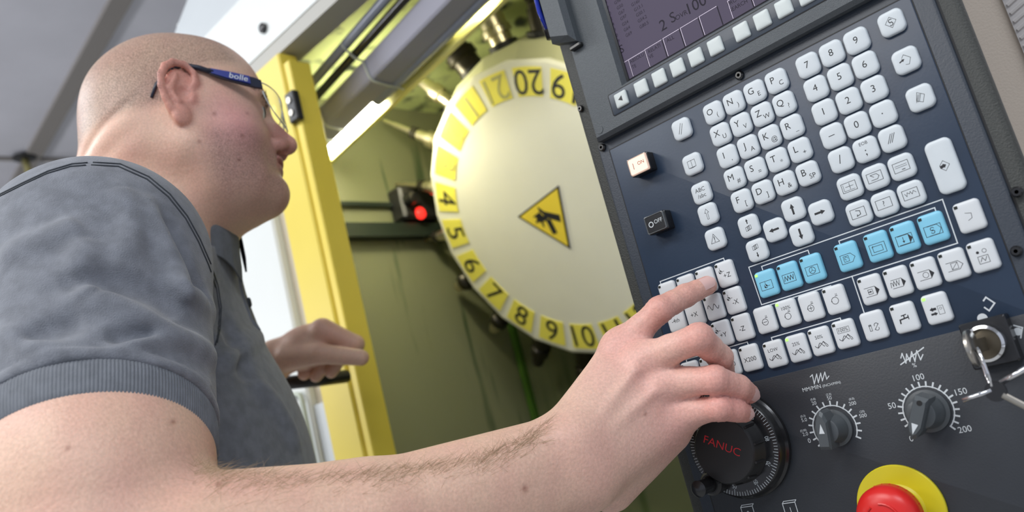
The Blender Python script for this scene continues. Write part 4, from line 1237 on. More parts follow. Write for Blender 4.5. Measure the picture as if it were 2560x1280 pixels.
def larm_sdf(p):
    LE = LS + np.array([-.05, -.02, -.27])
    d = cone(p, LS, LE, .062, .05)
    d = smin(d, cone(p, LE, LW, .050, .027), .02)
    # hand closed on the handle
    pm = ell(p, Wd(765, 868, 1.215), (.036, .036, .030))
    pm = smin(pm, cone(p, LW, Wd(800, 852, 1.215), .024, .026), .012)
    idx = smin(cone(p, Wd(806, 826, 1.20), Wd(888, 860, 1.205), .0175, .0125), cone(p, Wd(888, 860, 1.205), Wd(852, 878, 1.20), .0125, .0115), .004)
    th = smin(cone(p, Wd(722, 892, 1.195), Wd(800, 884, 1.175), .0195, .0145), cone(p, Wd(800, 884, 1.175), Wd(902, 894, 1.17), .0142, .0112), .004)
    pm = smin(pm, idx, .008)
    for x, y, x2, y2, dd in ((870, 866, 828, 930, 1.215), (850, 868, 790, 940, 1.222), (828, 866, 760, 935, 1.232)):
        pm = np.minimum(pm, smin(pm, smin(cone(p, Wd(x - 50, y - 8, dd), Wd(x, y, dd), .011, .0105), cone(p, Wd(x, y, dd), Wd(x2, y2, dd - .01), .0105, .009), .004), .003))
    pm = np.minimum(pm, smin(pm, th, .006))
    return smin(d, pm, .012)
def tors(p, grow=0.0):
    q = p - BC; lat = q @ body_r; dep = q @ body_f; z = q[:, 2]
    Q = np.stack([lat / 1.38, dep, z], 1)
    d = cone(Q, (0, -.01, .06), (0, .00, -.18), .098, .128)
    d = smin(d, cone(Q, (0, .00, -.18), (0, .012, -.38), .130, .152), .04)
    d = smin(d, cone(Q, (0, .0, -.38), (0, -.01, -.62), .150, .130), .04)
    return d - grow
def chest_sdf(p):
    d = tors(p, -.012)
    d = smin(d, cone(p, NB, SH, .070, .070), .03)
    return smin(d, cone(p, NB, LS, .070, .062), .03)


g_head = boxed(head_sdf, HC - .145, HC + .150)
g_hand = boxed(hand_sdf, np.min([j[0] for v in FP.values() for j in v] + [WR], 0) - .045, np.max([j[0] for v in FP.values() for j in v] + [WR], 0) + .045)
_pa = np.array([SH, HEM, EL, WR, Wd(900, 1347, .542)])
g_arm = boxed(rarm_sdf, _pa.min(0) - .09, _pa.max(0) + .09)
_pl = np.array([LS, LS + np.array([-.05, -.02, -.27]), LW, Wd(900, 880, 1.2), Wd(760, 930, 1.23)])
g_larm = boxed(larm_sdf, _pl.min(0) - .08, _pl.max(0) + .08)
def body_sdf(p):
    d = smin(g_head(p), neck_sdf(p), .028)
    d = smin(d, chest_sdf(p), .03)
    d = smin(d, g_arm(p), .022)
    d = smin(d, g_larm(p), .02)
    return smin(d, g_hand(p), .010)


# ---------------------------------------------------------------- skin colour (the skin's own tones: hair stubble, flush, nails; nostril shade is painted in too)
def vnoise(p, s, seed=0):
    r = np.random.RandomState(seed); out = np.zeros(len(p))
    for _ in range(6):
        k = r.normal(size=3) * s; out += np.sin(p @ k + r.rand() * 6.28)
    return out / 6
def skin_tone(p):
    base = np.array([.72, .475, .355]); c = np.tile(base, (len(p), 1))
    def mixc(w, col):
        nonlocal c
        w = np.clip(w, 0, 1)[:, None]; c = c * (1 - w) + np.array(col) * w
    mixc(.28 * np.clip(vnoise(p, 70, 1) + .4, 0, 1), (.68, .31, .28))
    mixc(.22 * np.clip(vnoise(p, 260, 2) + .1, 0, 1), (.58, .34, .27))
    q = toH(p); near = np.clip(1.6 - np.sqrt(((q - np.array([0, 0, 1])) ** 2).sum(1)) / 11.5, 0, 1); isH = near > .02
    hair = isH * np.clip((q[:, 2] - np.where(q[:, 0] > -1.5, 2.6 + np.clip(q[:, 0], 0, 9) * .28, -1.6 + (q[:, 0] + 6) * .1)) / 1.3, 0, 1) * np.clip((8.2 - q[:, 0] + (q[:, 2] - 5) * -.2) / 2.2, 0, 1)
    hair = np.maximum(hair, isH * (q[:, 0] < 1.2) * (q[:, 0] > .2 - 1.2) * 0)
    mixc(.42 * hair, (.30, .235, .185))
    sb = isH * np.clip((q[:, 0] - 1.0) / 2, 0, 1) * np.clip((-2.6 - q[:, 2] + (q[:, 0] - 3) * .0) / 2.0, 0, 1) * np.clip((q[:, 2] + 11.5) / 3, 0, 1)
    mixc(.46 * sb, (.32, .165, .165))
    ch = isH * np.exp(-(((q[:, 0] - 5.2) / 3.6) ** 2 + ((q[:, 2] + 2.5) / 3.2) ** 2)); mixc(.60 * ch, (.58, .24, .27))
    qm = q.copy(); qm[:, 1] = -np.abs(qm[:, 1]); er = isH * np.clip(1.1 - np.maximum(ear_sdf(qm), 0) / .5, 0, 1) * np.clip((np.abs(q[:, 1]) - 6.9) / .6, 0, 1); mixc(.50 * er, (.66, .235, .20))
    ns = isH * np.exp(-((q[:, 0] - 11) / 1.6) ** 2) * (np.abs(q[:, 2] + 2.4) < 2.6); mixc(.5 * ns, (.62, .22, .20))
    lp_ = isH * (q[:, 0] > 8.6) * np.exp(-((q[:, 2] + 5.45) / .85) ** 2) * (np.abs(q[:, 1]) < 2.2); mixc(.7 * lp_, (.55, .19, .17))
    nsl = isH * np.exp(-(((q[:, 0] - 10.35) / .55) ** 2 + ((np.abs(q[:, 1]) - .72) / .35) ** 2 + ((q[:, 2] + 3.5) / .35) ** 2)); mixc(.85 * nsl, (.10, .03, .025))  # nostril recess: its shade is put into the skin colour
    for x, y, z, r in ((5.6, -6.0, -4.6, .18), (3.2, -6.2, -2.0, .2), (1.2, -5.8, -5.4, .18), (6.6, -5.0, -1.6, .15), (4.8, -5.2, -7.2, .16)):
        mixc(.75 * isH * np.exp(-(((q[:, 0] - x) ** 2 + (q[:, 2] - z) ** 2) / r ** 2)) * (q[:, 1] < -2), (.22, .08, .06))
    for nme, js in FP.items():
        for i, (s, w_) in enumerate(((.020, .62), (.0145, .85), (.0105, .7), (.012, .6))):
            mixc(w_ * np.exp(-((p - js[i][0]) ** 2).sum(1) / s ** 2), (.62, .165, .15))
    mixc(.55 * np.exp(-((p - hw(1655, 1095, .07)) ** 2).sum(1) / .017 ** 2), (.54, .17, .155))
    handw = np.exp(-((p - hw(1640, 980, .06)) ** 2).sum(1) / .075 ** 2); mixc(.60 * handw, (.84, .54, .47))
    for px, py, dd, r in ((432, 1055, .49, .0016), (1312, 1222, .55, .0022), (1613, 1035, .55, .0013), (545, 1210, .47, .0014), (170, 1120, .47, .0014)):
        rr = ray(px, py); rr = rr / np.linalg.norm(rr); v = p - CAM; dist = np.sqrt(np.maximum((v * v).sum(1) - (v @ rr) ** 2, 0)); mixc(.7 * np.exp(-(dist / r) ** 2), (.25, .09, .06))
    return np.concatenate([c, np.clip(hair + .8 * sb, 0, 1)[:, None]], 1)


m_skin = mat('fair_flushed_skin', (.6, .35, .27), .46, attr='tone', bump=.35, bscale=420, spec=.4)
_b = m_skin.node_tree.nodes['Principled BSDF']
_b.inputs['Subsurface Weight'].default_value = .22; _b.inputs['Subsurface Radius'].default_value = (1.0, .32, .18); _b.inputs['Subsurface Scale'].default_value = .007
# fine speckle of shaved hair, driven by object-space noise
nt = m_skin.node_tree
_at = [n for n in nt.nodes if n.type == 'ATTRIBUTE'][0]; tc = [n for n in nt.nodes if n.type == 'TEX_COORD'][0]
nz = nt.nodes.new('ShaderNodeTexNoise'); nz.inputs['Scale'].default_value = 520; nz.inputs['Detail'].default_value = 3
nt.links.new(tc.outputs['Object'], nz.inputs['Vector'])
mr = nt.nodes.new('ShaderNodeMapRange'); mr.inputs[1].default_value = .35; mr.inputs[2].default_value = .7; mr.inputs[3].default_value = .90; mr.inputs[4].default_value = 1.06
nt.links.new(nz.outputs['Fac'], mr.inputs[0])
nh = nt.nodes.new('ShaderNodeTexNoise'); nh.inputs['Scale'].default_value = 1100; nh.inputs['Detail'].default_value = 2
nt.links.new(tc.outputs['Object'], nh.inputs['Vector'])
mh = nt.nodes.new('ShaderNodeMapRange'); mh.inputs[1].default_value = .42; mh.inputs[2].default_value = .62; mh.inputs[3].default_value = 0.0; mh.inputs[4].default_value = .55
nt.links.new(nh.outputs['Fac'], mh.inputs[0])
m1 = nt.nodes.new('ShaderNodeMath'); m1.operation = 'MULTIPLY'; nt.links.new(mh.outputs[0], m1.inputs[0]); nt.links.new(_at.outputs['Alpha'], m1.inputs[1])
m2 = nt.nodes.new('ShaderNodeMath'); m2.operation = 'SUBTRACT'; m2.inputs[0].default_value = 1.0; nt.links.new(m1.outputs[0], m2.inputs[1])
m3 = nt.nodes.new('ShaderNodeMath'); m3.operation = 'MULTIPLY'; nt.links.new(m2.outputs[0], m3.inputs[0]); nt.links.new(mr.outputs[0], m3.inputs[1])
vm = nt.nodes.new('ShaderNodeVectorMath'); vm.operation = 'SCALE'
nt.links.new(_at.outputs['Color'], vm.inputs[0]); nt.links.new(m3.outputs[0], vm.inputs[3]); nt.links.new(vm.outputs[0], _b.inputs['Base Color'])

pn = thing('person', (float(BC[0]), float(BC[1]), 0.0), 'person with shaved head in grey polo shirt reaching to press a panel key', 'person')
PO = np.array([BC[0], BC[1], 0.0])
_allp = np.array([HC, HC + .13, HC - .12, *_pa, *_pl, hw(1880, 985, .03), hw(1768, 714, .0)])
import time as _t
_t0 = _t.time()
pos, fc_ = sdf_mesh(body_sdf, np.minimum(_allp.min(0), BC - [.3, .3, .45]) - .09, np.maximum(_allp.max(0), BC + .2) + .06, VOX)
body = np_mesh('body', pos - PO, fc_, m_skin, pn, skin_tone(pos))
print('body', len(pos), len(fc_), _t.time() - _t0)
# ================================================================ CLOTHES
aa = nrm(HEM - SH)                                   # arm axis
CUT = HEM - aa * .024
na = nrm(H(-3.0, 0, -1.5) - NB); NC = NB + na * .042
uN = nrm(body_f - na * (body_f @ na)); vN = np.cross(na, uN)
LE_ = LS + np.array([-.05, -.02, -.27]); la = nrm(LE_ - LS)


def shirt_base(p):
    d = tors(p, .010)
    d = smin(d, cone(p, NB, SH, .071, .078), .030)
    d = smin(d, cone(p, NB, LS, .080, .078), .035)
    sl = cone(p, SH, HEM, .085, .0765)
    d = smin(d, sl, .022)
    d = smin(d, cone(p, LS, LE_, .076, .074), .02)
    return d


def trace(fn, px, py, t0=.3, t1=1.6):
    r = ray(px, py); t = t0
    for _ in range(90):
        d = fn((CAM + r * t)[None])[0]
        if d < 2e-4 or t > t1: break
        t += max(d, 2e-4) * .85
    return CAM + r * t


RIDGE = [([(240, 735), (394, 818), (492, 868), (531, 900)], .010, .0060),
         ([(0, 830), (127, 888), (240, 905)], .010, .0050),
         ([(211, 600), (205, 690), (240, 735)], .014, .0045),
         ([(372, 510), (436, 670), (486, 750), (541, 840)], .011, .0070),
         ([(407, 535), (472, 670), (520, 760)], .010, -.0060),
         ([(150, 715), (232, 700), (394, 735), (450, 790)], .013, -.0060),
         ([(267, 880), (420, 850), (530, 880)], .008, .0035),
         ([(267, 850), (400, 830)], .009, -.0035),
         ([(0, 650), (140, 590), (200, 560)], .014, .0040),
         ([(40, 860), (210, 800)], .012, -.0045),
         ([(548, 914), (600, 880), (650, 835)], .012, .0050),
         ([(560, 790), (590, 860), (620, 960)], .016, -.0040),
         ([(300, 930), (420, 925), (525, 965)], .006, .0030),
         ([(640, 960), (700, 1030), (745, 1130)], .018, .0040),
         ([(300, 470), (330, 560), (310, 650)], .013, .0035)]
RS = []
for pts, wd, am in RIDGE:
    P = [trace(shirt_base, *q) for q in pts]
    # smooth polyline
    Q = [P[0]]
    for i in range(len(P) - 1):
        p0 = P[max(i - 1, 0)]; p1 = P[i]; p2 = P[i + 1]; p3 = P[min(i + 2, len(P) - 1)]
        for t in (.25, .5, .75, 1.0):
            Q.append(.5 * ((2 * p1) + (-p0 + p2) * t + (2 * p0 - 5 * p1 + 4 * p2 - p3) * t * t + (-p0 + 3 * p1 - 3 * p2 + p3) * t ** 3))
    RS.append((Q, wd * .72, am * 2.3))


def folds(p):
    out = np.zeros(len(p))
    for Q, wd, am in RS:
        A = np.array(Q); c = A.mean(0); R = np.sqrt(((A - c) ** 2).sum(1)).max() + wd * 3
        m_ = ((p - c) ** 2).sum(1) < R * R
        if not m_.any(): continue
        q = p[m_]; best = np.full(len(q), 9.0); bt = np.zeros(len(q)); n = len(Q) - 1
        for i in range(n):
            a, b = A[i], A[i + 1]; ab = b - a; t = np.clip((q - a) @ ab / (ab @ ab + 1e-12), 0, 1)
            dd = ((q - a - t[:, None] * ab) ** 2).sum(1); u = dd < best; best[u] = dd[u]; bt[u] = (i + t[u]) / n
        out[m_] += am * np.exp(-best / wd ** 2) * np.clip(4 * bt * (1 - bt) + .25, 0, 1)
    out += .0006 * vnoise(p, 38, 11) + .0004 * vnoise(p, 95, 12)
    return out


def shirt_full(p):
    d = shirt_base(p)
    nearm = np.abs(d) < .03
    if nearm.any():
        q = p[nearm]; f = folds(q)
        s = (q - CUT) @ aa                                 # hem seam just above the cuff
        rr = np.sqrt((((q - CUT) - s[:, None] * aa) ** 2).sum(1)); arm = np.clip((.11 - rr) / .01, 0, 1)
        f = f * (1 - .8 * np.exp(-(s / .010) ** 2) * arm)
        f = f + arm * (.0016 * np.exp(-((s + .0045) / .0042) ** 4) - .0008 * np.exp(-((s + .0105) / .0013) ** 2))
        d[nearm] -= f
    return d


def shirt_sdf(p):
    d = shirt_full(p)
    s = (p - CUT) @ aa; rr = np.sqrt((((p - CUT) - s[:, None] * aa) ** 2).sum(1))
    cut = np.where(rr < .118, s, -.05)
    d = np.maximum(d, cut)
    d = np.maximum(d, np.where(np.sqrt(((p - LE_) ** 2).sum(1)) < .13, (p - (LE_ - la * .07)) @ la, -.05))
    q = (p - NC) @ na; rn = np.sqrt((((p - NC) - q[:, None] * na) ** 2).sum(1)); q = q + .040 * np.exp(-(np.arccos(np.clip(((p - NC) @ uN) / np.maximum(rn, .03), -1, 1)) / .66) ** 2)
    d = np.maximum(d, np.where(rn < .125, q, -.05))
    return np.maximum(d, (BC[2] - .56) - p[:, 2])


m_shirt = mat('grey_cotton_jersey', (.200, .214, .245), .88, bump=.5, bscale=900, var=.22, vscale=90, spec=.2)
_b = m_shirt.node_tree.nodes['Principled BSDF']; _b.inputs['Sheen Weight'].default_value = .25; _b.inputs['Sheen Roughness'].default_value = .5
m_rib = mat('grey_ribbed_knit', (.185, .200, .225), .85, bump=.4, bscale=1100, var=.15, vscale=120, spec=.2)
m_stitch = mat('dark_grey_thread', (.045, .052, .062), .8)
_t0 = _t.time()
lo = np.minimum.reduce([SH - .11, BC - np.array([.32, .32, .585]), HEM - .11, LS - .11, LE_ - .1]); hi = np.maximum.reduce([SH + .11, BC + .32, LS + .12, NB + .12, HEM + .1])
pos, fc_ = sdf_mesh(shirt_sdf, lo, hi, VOX * 1.25)
shirt = np_mesh('polo_shirt', pos - PO, fc_, m_shirt, pn); shirt['label'] = 'faded grey cotton polo shirt'
print('shirt', len(pos), _t.time() - _t0)

# ribbed cuff
u_ = nrm(np.cross(aa, [0, 0, 1.0])); v_ = np.cross(aa, u_)
def radius_along(fn, c, dirs, r0=.13, r1=.03):
    lo_ = np.full(len(dirs), r1); hi_ = np.full(len(dirs), r0)
    for _ in range(22):
        mid = (lo_ + hi_) / 2; d = fn(c + dirs * mid[:, None]); lo_ = np.where(d < 0, mid, lo_); hi_ = np.where(d < 0, hi_, mid)
    return (lo_ + hi_) / 2
NA = 1440; th = np.arange(NA) * 2 * math.pi / NA
dirs = np.cos(th)[:, None] * u_ + np.sin(th)[:, None] * v_
def sleeve_only(p): return cone(p, SH, HEM + aa * .05, .0842, .0750)
rings = []
ribs = .00055 * (np.abs(np.sin(th * 110)) ** .8)
for s, off, rb in [(-.002, -.006, 0), (-.0015, -.0012, .3), (.0, -.0006, 1), (.004, 0, 1), (.010, 0, 1), (.016, -.0002, 1), (.021, -.0006, 1), (.0245, -.0012, 1), (.026, -.0022, .6), (.0262, -.0036, 0), (.022, -.0048, 0), (.008, -.0050, 0)]:
    c = CUT + aa * (s + .0006 * np.sin(0)); r = radius_along(sleeve_only, c, dirs) + off + ribs * rb + .0006 * np.sin(th * 3 + 1)
    rings.append(c + dirs * r[:, None])
P = np.concatenate(rings); K = len(rings)
i = np.arange(NA); fcs = np.concatenate([np.stack([k * NA + i, k * NA + (i + 1) % NA, (k + 1) * NA + (i + 1) % NA, (k + 1) * NA + i], 1) for k in range(K - 1)])
cuff = np_mesh('sleeve_cuff', P - PO, fcs, m_rib, shirt); cuff['label'] = 'ribbed cuff of the right sleeve'

# stitched seams
for off in (0, 7):
    for pts in ([(232, 398), (300, 402), (372, 434), (425, 478), (468, 532), (500, 590), (526, 650), (545, 706), (553, 760), (550, 815), (540, 860)],
                [(-40, 505), (0, 478), (60, 448), (120, 420), (180, 402), (232, 398)]):
        Q = []
        for a, b in zip(pts[:-1], pts[1:]):
            for t in (0, .25, .5, .75):
                Q.append(trace(shirt_sdf, a[0] + (b[0] - a[0]) * t + off * -.6, a[1] + (b[1] - a[1]) * t + 8 + off * .9, .4, 1.2))
        Q = [q for q, nx in zip(Q, Q[1:] + [Q[-1]]) if np.linalg.norm(q - nx) < .03]
        if len(Q) > 4: MB().tube([q - PO for q in Q], .00075, 6).build('seam', m_stitch, shirt, smooth=True)

# collar: standing band turned over, open at the front
def neck_all(p): return np.minimum(neck_sdf(p), g_head(p))
rows = []; NT = 180; G = math.radians(14)
ths = np.linspace(G, 2 * math.pi - G, NT)
dN = np.cos(ths)[:, None] * uN + np.sin(ths)[:, None] * vN
endp = np.exp(-((ths - G) / .30) ** 2) + np.exp(-((2 * math.pi - G - ths) / .30) ** 2)
for hgt, off, sl in [(-.012, .006, 0), (.006, .0045, 0), (.022, .0040, 0), (.0265, .0058, 0), (.026, .0085, 0), (.018, .0125, .3), (.004, .0175, .6), (-.006, .0215, 1.0), (-.0075, .0220, 1.0), (-.0080, .0200, 1.0), (.004, .0135, .6), (.016, .0095, .3)]:
    hh = hgt - endp * .014 * sl - .040 * np.exp(-(np.minimum(ths, 2 * math.pi - ths) / .66) ** 2)
    c = NC + na * hh[:, None] if np.ndim(hh) else NC + na * hh
    lo_ = np.full(NT, .03); hi_ = np.full(NT, .13)
    for _ in range(20):
        mid = (lo_ + hi_) / 2; d = neck_all(c + dN * mid[:, None]); lo_ = np.where(d < 0, mid, lo_); hi_ = np.where(d < 0, hi_, mid)
    rows.append(c + dN * (np.minimum((lo_ + hi_) / 2, .088) + off + .0004 * np.sin(ths * 160) * (sl > .2))[:, None])
P = np.concatenate(rows); K = len(rows); i = np.arange(NT - 1)
fcs = np.concatenate([np.stack([k * NT + i, k * NT + i + 1, (k + 1) * NT + i + 1, (k + 1) * NT + i], 1) for k in range(K - 1)])
collar = np_mesh('collar', P - PO, fcs, m_rib, shirt)
# placket and button at the throat
def front_pt(zz, lat):
    c = BC + np.array([0, 0, zz]) + body_r * lat
    return c + body_f * radius_along(shirt_full, c[None], body_f[None], .26, .0)[0]
mb = MB()
rr_ = []
for zz in np.linspace(.075, -.06, 12):
    a_ = front_pt(zz, .016) - PO; b_ = front_pt(zz, -.016) - PO
    rr_.append([a_ - body_f * .003, b_ - body_f * .003, b_ + body_f * .0022, a_ + body_f * .0022])
mb.loft(rr_).build('placket', m_rib, shirt, smooth=40)
for zz in (.045, -.025):
    pb = front_pt(zz, 0) - PO + body_f * .002
    MB().lathe(pb, pb + body_f * .0032, [(0, .0055), (.7, .0055), (1, .004)], 18).build('button', m_stitch, shirt)

# trousers and shoes (below the frame, coarse)
def trouser_sdf(p):
    q = p - BC; lat = q @ body_r; dep = q @ body_f; z = p[:, 2]
    Q = np.stack([np.abs(lat), dep, z], 1)
    d = cone(np.stack([lat / 1.3, dep, z], 1), (0, -.01, 1.02), (0, -.01, .90), .135, .130)
    d = smin(d, cone(Q, (.095, -.01, .90), (.11, .01, .50), .098, .070), .05)
    d = smin(d, cone(Q, (.11, .01, .50), (.12, -.01, .09), .068, .052), .03)
    return np.maximum(d, .045 - z)
pos, fc_ = sdf_mesh(trouser_sdf, BC * [1, 1, 0] - [.32, .32, 0], BC * [1, 1, 0] + [.32, .32, 1.25], .009)
np_mesh('trousers', pos - PO, fc_, mat('dark_navy_work_trousers', (.02, .025, .04), .85), pn)
m_shoe = mat('black_work_shoe', (.015, .014, .013), .45)
for sgn in (-1, 1):
    c = BC * [1, 1, 0] + body_r * .12 * sgn
    def shoe(p, c=c):
        q = p - c; Q = np.stack([q @ body_r, q @ body_f, q[:, 2]], 1)
        d = cone(Q, (0, -.04, .05), (0, .13, .040), .047, .042); d = smin(d, cone(Q, (0, -.02, .05), (0, -.015, .12), .048, .05), .02)
        return np.maximum(d, .0005 - p[:, 2])
    pos, fc_ = sdf_mesh(shoe, c - [.22, .22, .01], c + [.22, .22, .2], .007)
    np_mesh('shoe', pos - PO, fc_, m_shoe, pn)

# ---- finger nails
m_nail = mat('pale_pink_nail', (.72, .46, .42), .28, spec=.6)
def nail(tip, prev, nd, w, l, r, name='fingernail'):
    t = nrm(tip - prev); n = nrm(nd - t * (nd @ t)); s = np.cross(t, n)
    mb = MB(); rings = []
    for k in range(7):
        a = k / 6; x = (a - .62) * l; ww = w * (1 if a < .65 else math.sqrt(max(0.02, 1 - ((a - .65) / .36) ** 2)))
        ring = []
        for j in range(9):
            b = (j - 4) / 4 * ww / r; ring.append(tip + t * x + (n * math.cos(b) + s * math.sin(b)) * r * (1 - .12 * a * a) - PO)
        rings.append(ring)
    n0 = len(rings[0]); vs = [p for r_ in rings for p in r_]; f = [(k * n0 + j, k * n0 + j + 1, (k + 1) * n0 + j + 1, (k + 1) * n0 + j) for k in range(6) for j in range(n0 - 1)]
    mb.add(vs, f); return mb.build(name, m_nail, pn, smooth=True)
def tocam(p): return nrm(CAM - p)
upv = nrm(-M[1])
for k_, w_, l_, sd in (('index', .0054, .012, .35), ('ring', .0050, .0105, .15), ('pinky', .0044, .009, .1)):
    js = FP[k_]; tp_ = js[3][0]; nail(tp_, js[2][0], tocam(tp_) + upv * sd, w_, l_, js[3][1] + .0006)
tp_ = Wd(905, 895, 1.17); nail(tp_, Wd(850, 888, 1.172), tocam(tp_) + upv * .1, .0062, .013, .0100)

# ---- hair on the right arm: fine tapered strands along the forearm
rnd = np.random.RandomState(5)
vs, fs = [], []
def strand(p, d, n, L, w):
    b = len(vs); side = nrm(np.cross(d, tocam(p))) * w
    q0 = p; q1 = p + d * L * .5 + n * L * .10; q2 = p + d * L + n * L * .05
    vs.extend([q0 - side, q0 + side, q1 + side * .7, q1 - side * .7, q2]); fs.extend([(b, b + 1, b + 2, b + 3), (b + 3, b + 2, b + 4)])
def arm_surface(px, py): return trace(lambda p: smin(g_arm(p), g_hand(p), .01), px, py, .35, .8)
def grad(fn, p, e=.002): return nrm([fn((p + np.eye(3)[i] * e)[None])[0] - fn((p - np.eye(3)[i] * e)[None])[0] for i in range(3)])
fa_dir = nrm(WR - EL); up_im = nrm(-M[1]); armfn = lambda p: smin(g_arm(p), g_hand(p), .01)
edge = [(480, 1150), (560, 1172), (700, 1182), (900, 1178), (1050, 1160), (1200, 1135), (1290, 1100), (1370, 1052)]
HN = 1000
for i in range(HN):
    u = rnd.rand() * (len(edge) - 1); k0 = int(u); f = u - k0
    x = edge[k0][0] * (1 - f) + edge[k0 + 1][0] * f; y = edge[k0][1] * (1 - f) + edge[k0 + 1][1] * f + 2 + abs(rnd.normal()) * (34 if x < 700 else 24)
    p = arm_surface(x, y)
    if armfn(p[None])[0] > .002: continue
    n = grad(armfn, p); d = nrm(fa_dir * (.9 if rnd.rand() < .8 else -.3) + up_im * (.25 + .5 * rnd.rand()) + rnd.normal(size=3) * .28); d = nrm(d - n * (d @ n) * .7)
    strand(p - PO, d, n, .007 + .011 * rnd.rand(), .00007)
me = bpy.data.meshes.new('arm_hair'); me.from_pydata([tuple(v) for v in vs], [], fs); 
ah = new_obj('arm_hair', me, mat('brown_arm_hair', (.36, .25, .14), .6), pn); ah['kind'] = 'stuff'

# ================================================================ SAFETY GLASSES
gl = thing('safety_glasses', tuple(H(8, 0, 1)), 'clear safety glasses with blue and black side arms worn by the person', 'glasses')
GO = np.array(H(8, 0, 1))
def G_(x, y, z): return H(x, y, z) - GO
m_temple = mat('dark_navy_rubber', (.012, .016, .035), .35)
m_tblue = mat('navy_blue_arm_plastic', (.022, .035, .22), .35)
m_lens = mat('clear_polycarbonate', (.95, .97, .98), .03, trans=1.0, spec=.5); m_lens.node_tree.nodes['Principled BSDF'].inputs['IOR'].default_value = 1.12
m_lrim = mat('frosted_lens_edge', (.62, .68, .66), .15, trans=.35)
def flatbar(name, pts, hgts, thk, mt):
    rings = []
    for (x, y, z), h in zip(pts, hgts):
        rings.append([G_(x, y - thk, z - h), G_(x, y + thk, z - h), G_(x, y + thk, z + h), G_(x, y - thk, z + h)])
    return MB().loft(rings).build(name, mt, gl, smooth=50)
for s in (-1, 1):
    MB().tube([G_(x, s * y, z) for x, y, z in [(-2.6, 7.6, .2), (-2.0, 7.7, 1.6), (-.6, 7.9, 3.2), (.8, 7.9, 3.75), (2.4, 7.75, 3.4), (3.8, 7.6, 2.75)]], [.0016, .002, .0026, .0028, .0028, .003], 10).build('arm_tip', m_temple, gl, smooth=True)
    arm = flatbar('arm', [(3.4, s * 7.65, 2.9), (4.6, s * 7.55, 2.45), (6.4, s * 7.35, 1.85), (7.9, s * 7.1, 1.45), (8.6, s * 6.9, 1.3)], [.36, .52, .60, .62, .50], .17, m_temple)
    bl = flatbar('blue_inlay', [(3.6, s * 7.72, 2.85), (5.4, s * 7.62, 2.2), (7.4, s * 7.36, 1.62)], [.30, .46, .48], .18, m_tblue)
    if s == -1:
        vt, ft = text_geo('bolle', 1.0); P0_, P1_ = np.array(G_(4.9, -7.88, 2.36)), np.array(G_(7.3, -7.62, 1.66)); ex_ = nrm(P1_ - P0_); ez_ = nrm(hu - ex_ * (hu @ ex_)); c_ = P0_ * .42 + P1_ * .58
        q = MB(); q.add([c_ + ex_ * x * .0098 + ez_ * (y - .05) * .0098 for x, y in vt], ft); q.build('lettering', m_white, bl)
# wrap lens, one piece per eye joined at the bridge
def lens_pt(a, b):
    """a: -1..1 across, b: 0..1 top to bottom"""
    th_ = a * math.radians(62); x = 11.2 - 4.4 * (1 - math.cos(th_)) * 1.15; y = 7.0 * math.sin(th_) / math.sin(math.radians(62))
    dip = 4.1 * (1 - .86 * math.exp(-(a / .16) ** 2)) * math.sqrt(max(0.0, 1 - max(0, (abs(a) - .52) / .5) ** 2))
    return x, y, 2.0 - .45 * abs(a) - b * max(dip, .35)
N1, N2 = 49, 12
outer = [[lens_pt(-1 + 2 * i / (N1 - 1), j / (N2 - 1)) for i in range(N1)] for j in range(N2)]
vs = []; fs = []
for lay in (0, 1):
    for row in outer:
        for (x, y, z) in row: k_ = 1 - .016 * lay; vs.append(G_(7 + (x - 7) * k_, y * k_, z))
for j in range(N2 - 1):
    for i in range(N1 - 1):
        a = j * N1 + i; fs.append((a, a + 1, a + 1 + N1, a + N1)); b = a + N1 * N2; fs.append((b, b + N1, b + N1 + 1, b + 1))
nb_ = N1 * N2; bd = [j * 0 + i for i in range(N1)] + [j * N1 + N1 - 1 for j in range(1, N2)] + [(N2 - 1) * N1 + i for i in range(N1 - 2, -1, -1)] + [j * N1 for j in range(N2 - 2, 0, -1)]
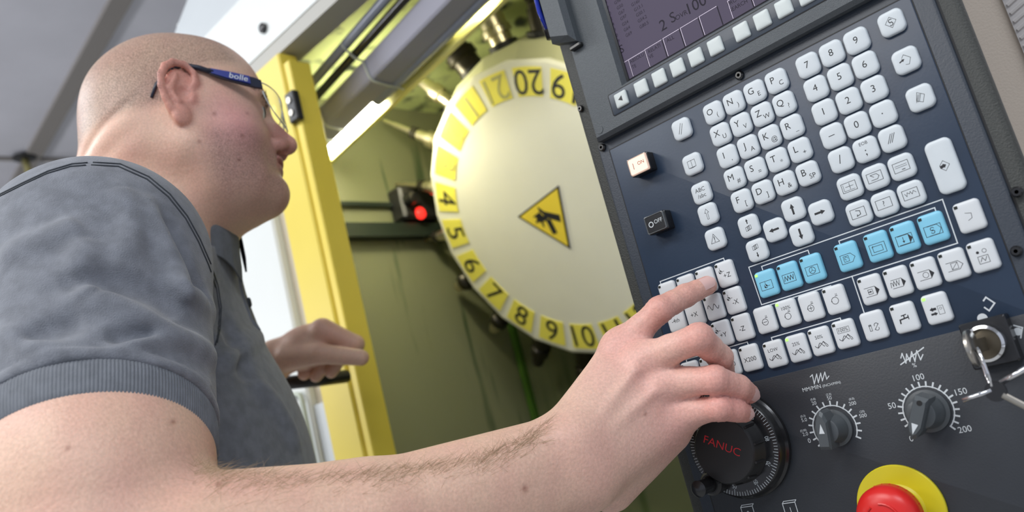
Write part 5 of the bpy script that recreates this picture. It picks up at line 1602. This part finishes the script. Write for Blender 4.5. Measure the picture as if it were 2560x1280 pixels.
for k_ in range(len(bd)):
    a, b = bd[k_], bd[(k_ + 1) % len(bd)]; fs.append((a, a + nb_, b + nb_, b))
MB().add(vs, fs).build('lens', m_lens, gl, smooth=40)
edge_pts = [G_(*lens_pt(-1 + 2 * i / 60, 1)) for i in range(61)]; MB().tube(edge_pts, .0007, 6).build('lens_edge', m_lrim, gl, smooth=True)
edge_pts = [G_(*lens_pt(-1 + 2 * i / 60, 0)) for i in range(61)]; MB().tube(edge_pts, .0007, 6).build('lens_edge', m_lrim, gl, smooth=True)

# eyes and brows
m_eye = mat('eye_white', (.75, .72, .68), .15, coat=.5); m_iris = mat('dark_iris', (.03, .02, .015), .1)
for s in (-1, 1):
    c = H(7.62, s * 3.1, .28) - PO
    e = MB().lathe(c - hf * .0125, c + hf * .0125, [(0.0, .0005)] + [(.5 - .5 * math.cos(math.pi * k / 10), .0125 * math.sin(math.pi * k / 10)) for k in range(1, 10)] + [(1, .0005)], 24).build('eye', m_eye, pn, smooth=True)
    MB().lathe(c + hf * .0108, c + hf * .0132, [(0, .0062), (.6, .0055), (1, .001)], 20).build('iris', m_iris, e, smooth=True)
    rr = np.random.RandomState(3); vs = []; fs = []
    for i in range(150):
        a = rr.rand(); p = H(8.6 - 1.3 * a * a + .3, s * (1.4 + 3.9 * a), 2.0 + .35 * math.sin(a * 2.6) + rr.normal() * .16)
        p = p + hf * .0
        d0 = head_sdf(p[None])[0]; g0 = grad(head_sdf, p); p = p - g0 * d0 - PO
        strand(p, nrm(hl * s * 1.0 + hu * .25 + g0 * .3), g0, .006, .00016)
    me = bpy.data.meshes.new('eyebrow'); me.from_pydata([tuple(v) for v in vs], [], fs); o = new_obj('eyebrow', me, m_brow if 'm_brow' in globals() else mat('brown_brow_hair', (.11, .07, .045), .6), pn)

# black bar gripped by the left hand
hd0, hd1 = Wd(690, 960, 1.235), Wd(790, 950, 1.240)
MB().tube([p - mo for p in (hd0, hd1, hd1 + [-.01, .06, 0])], .010, 14).build('door_handle', m_blackm, mc, smooth=True)
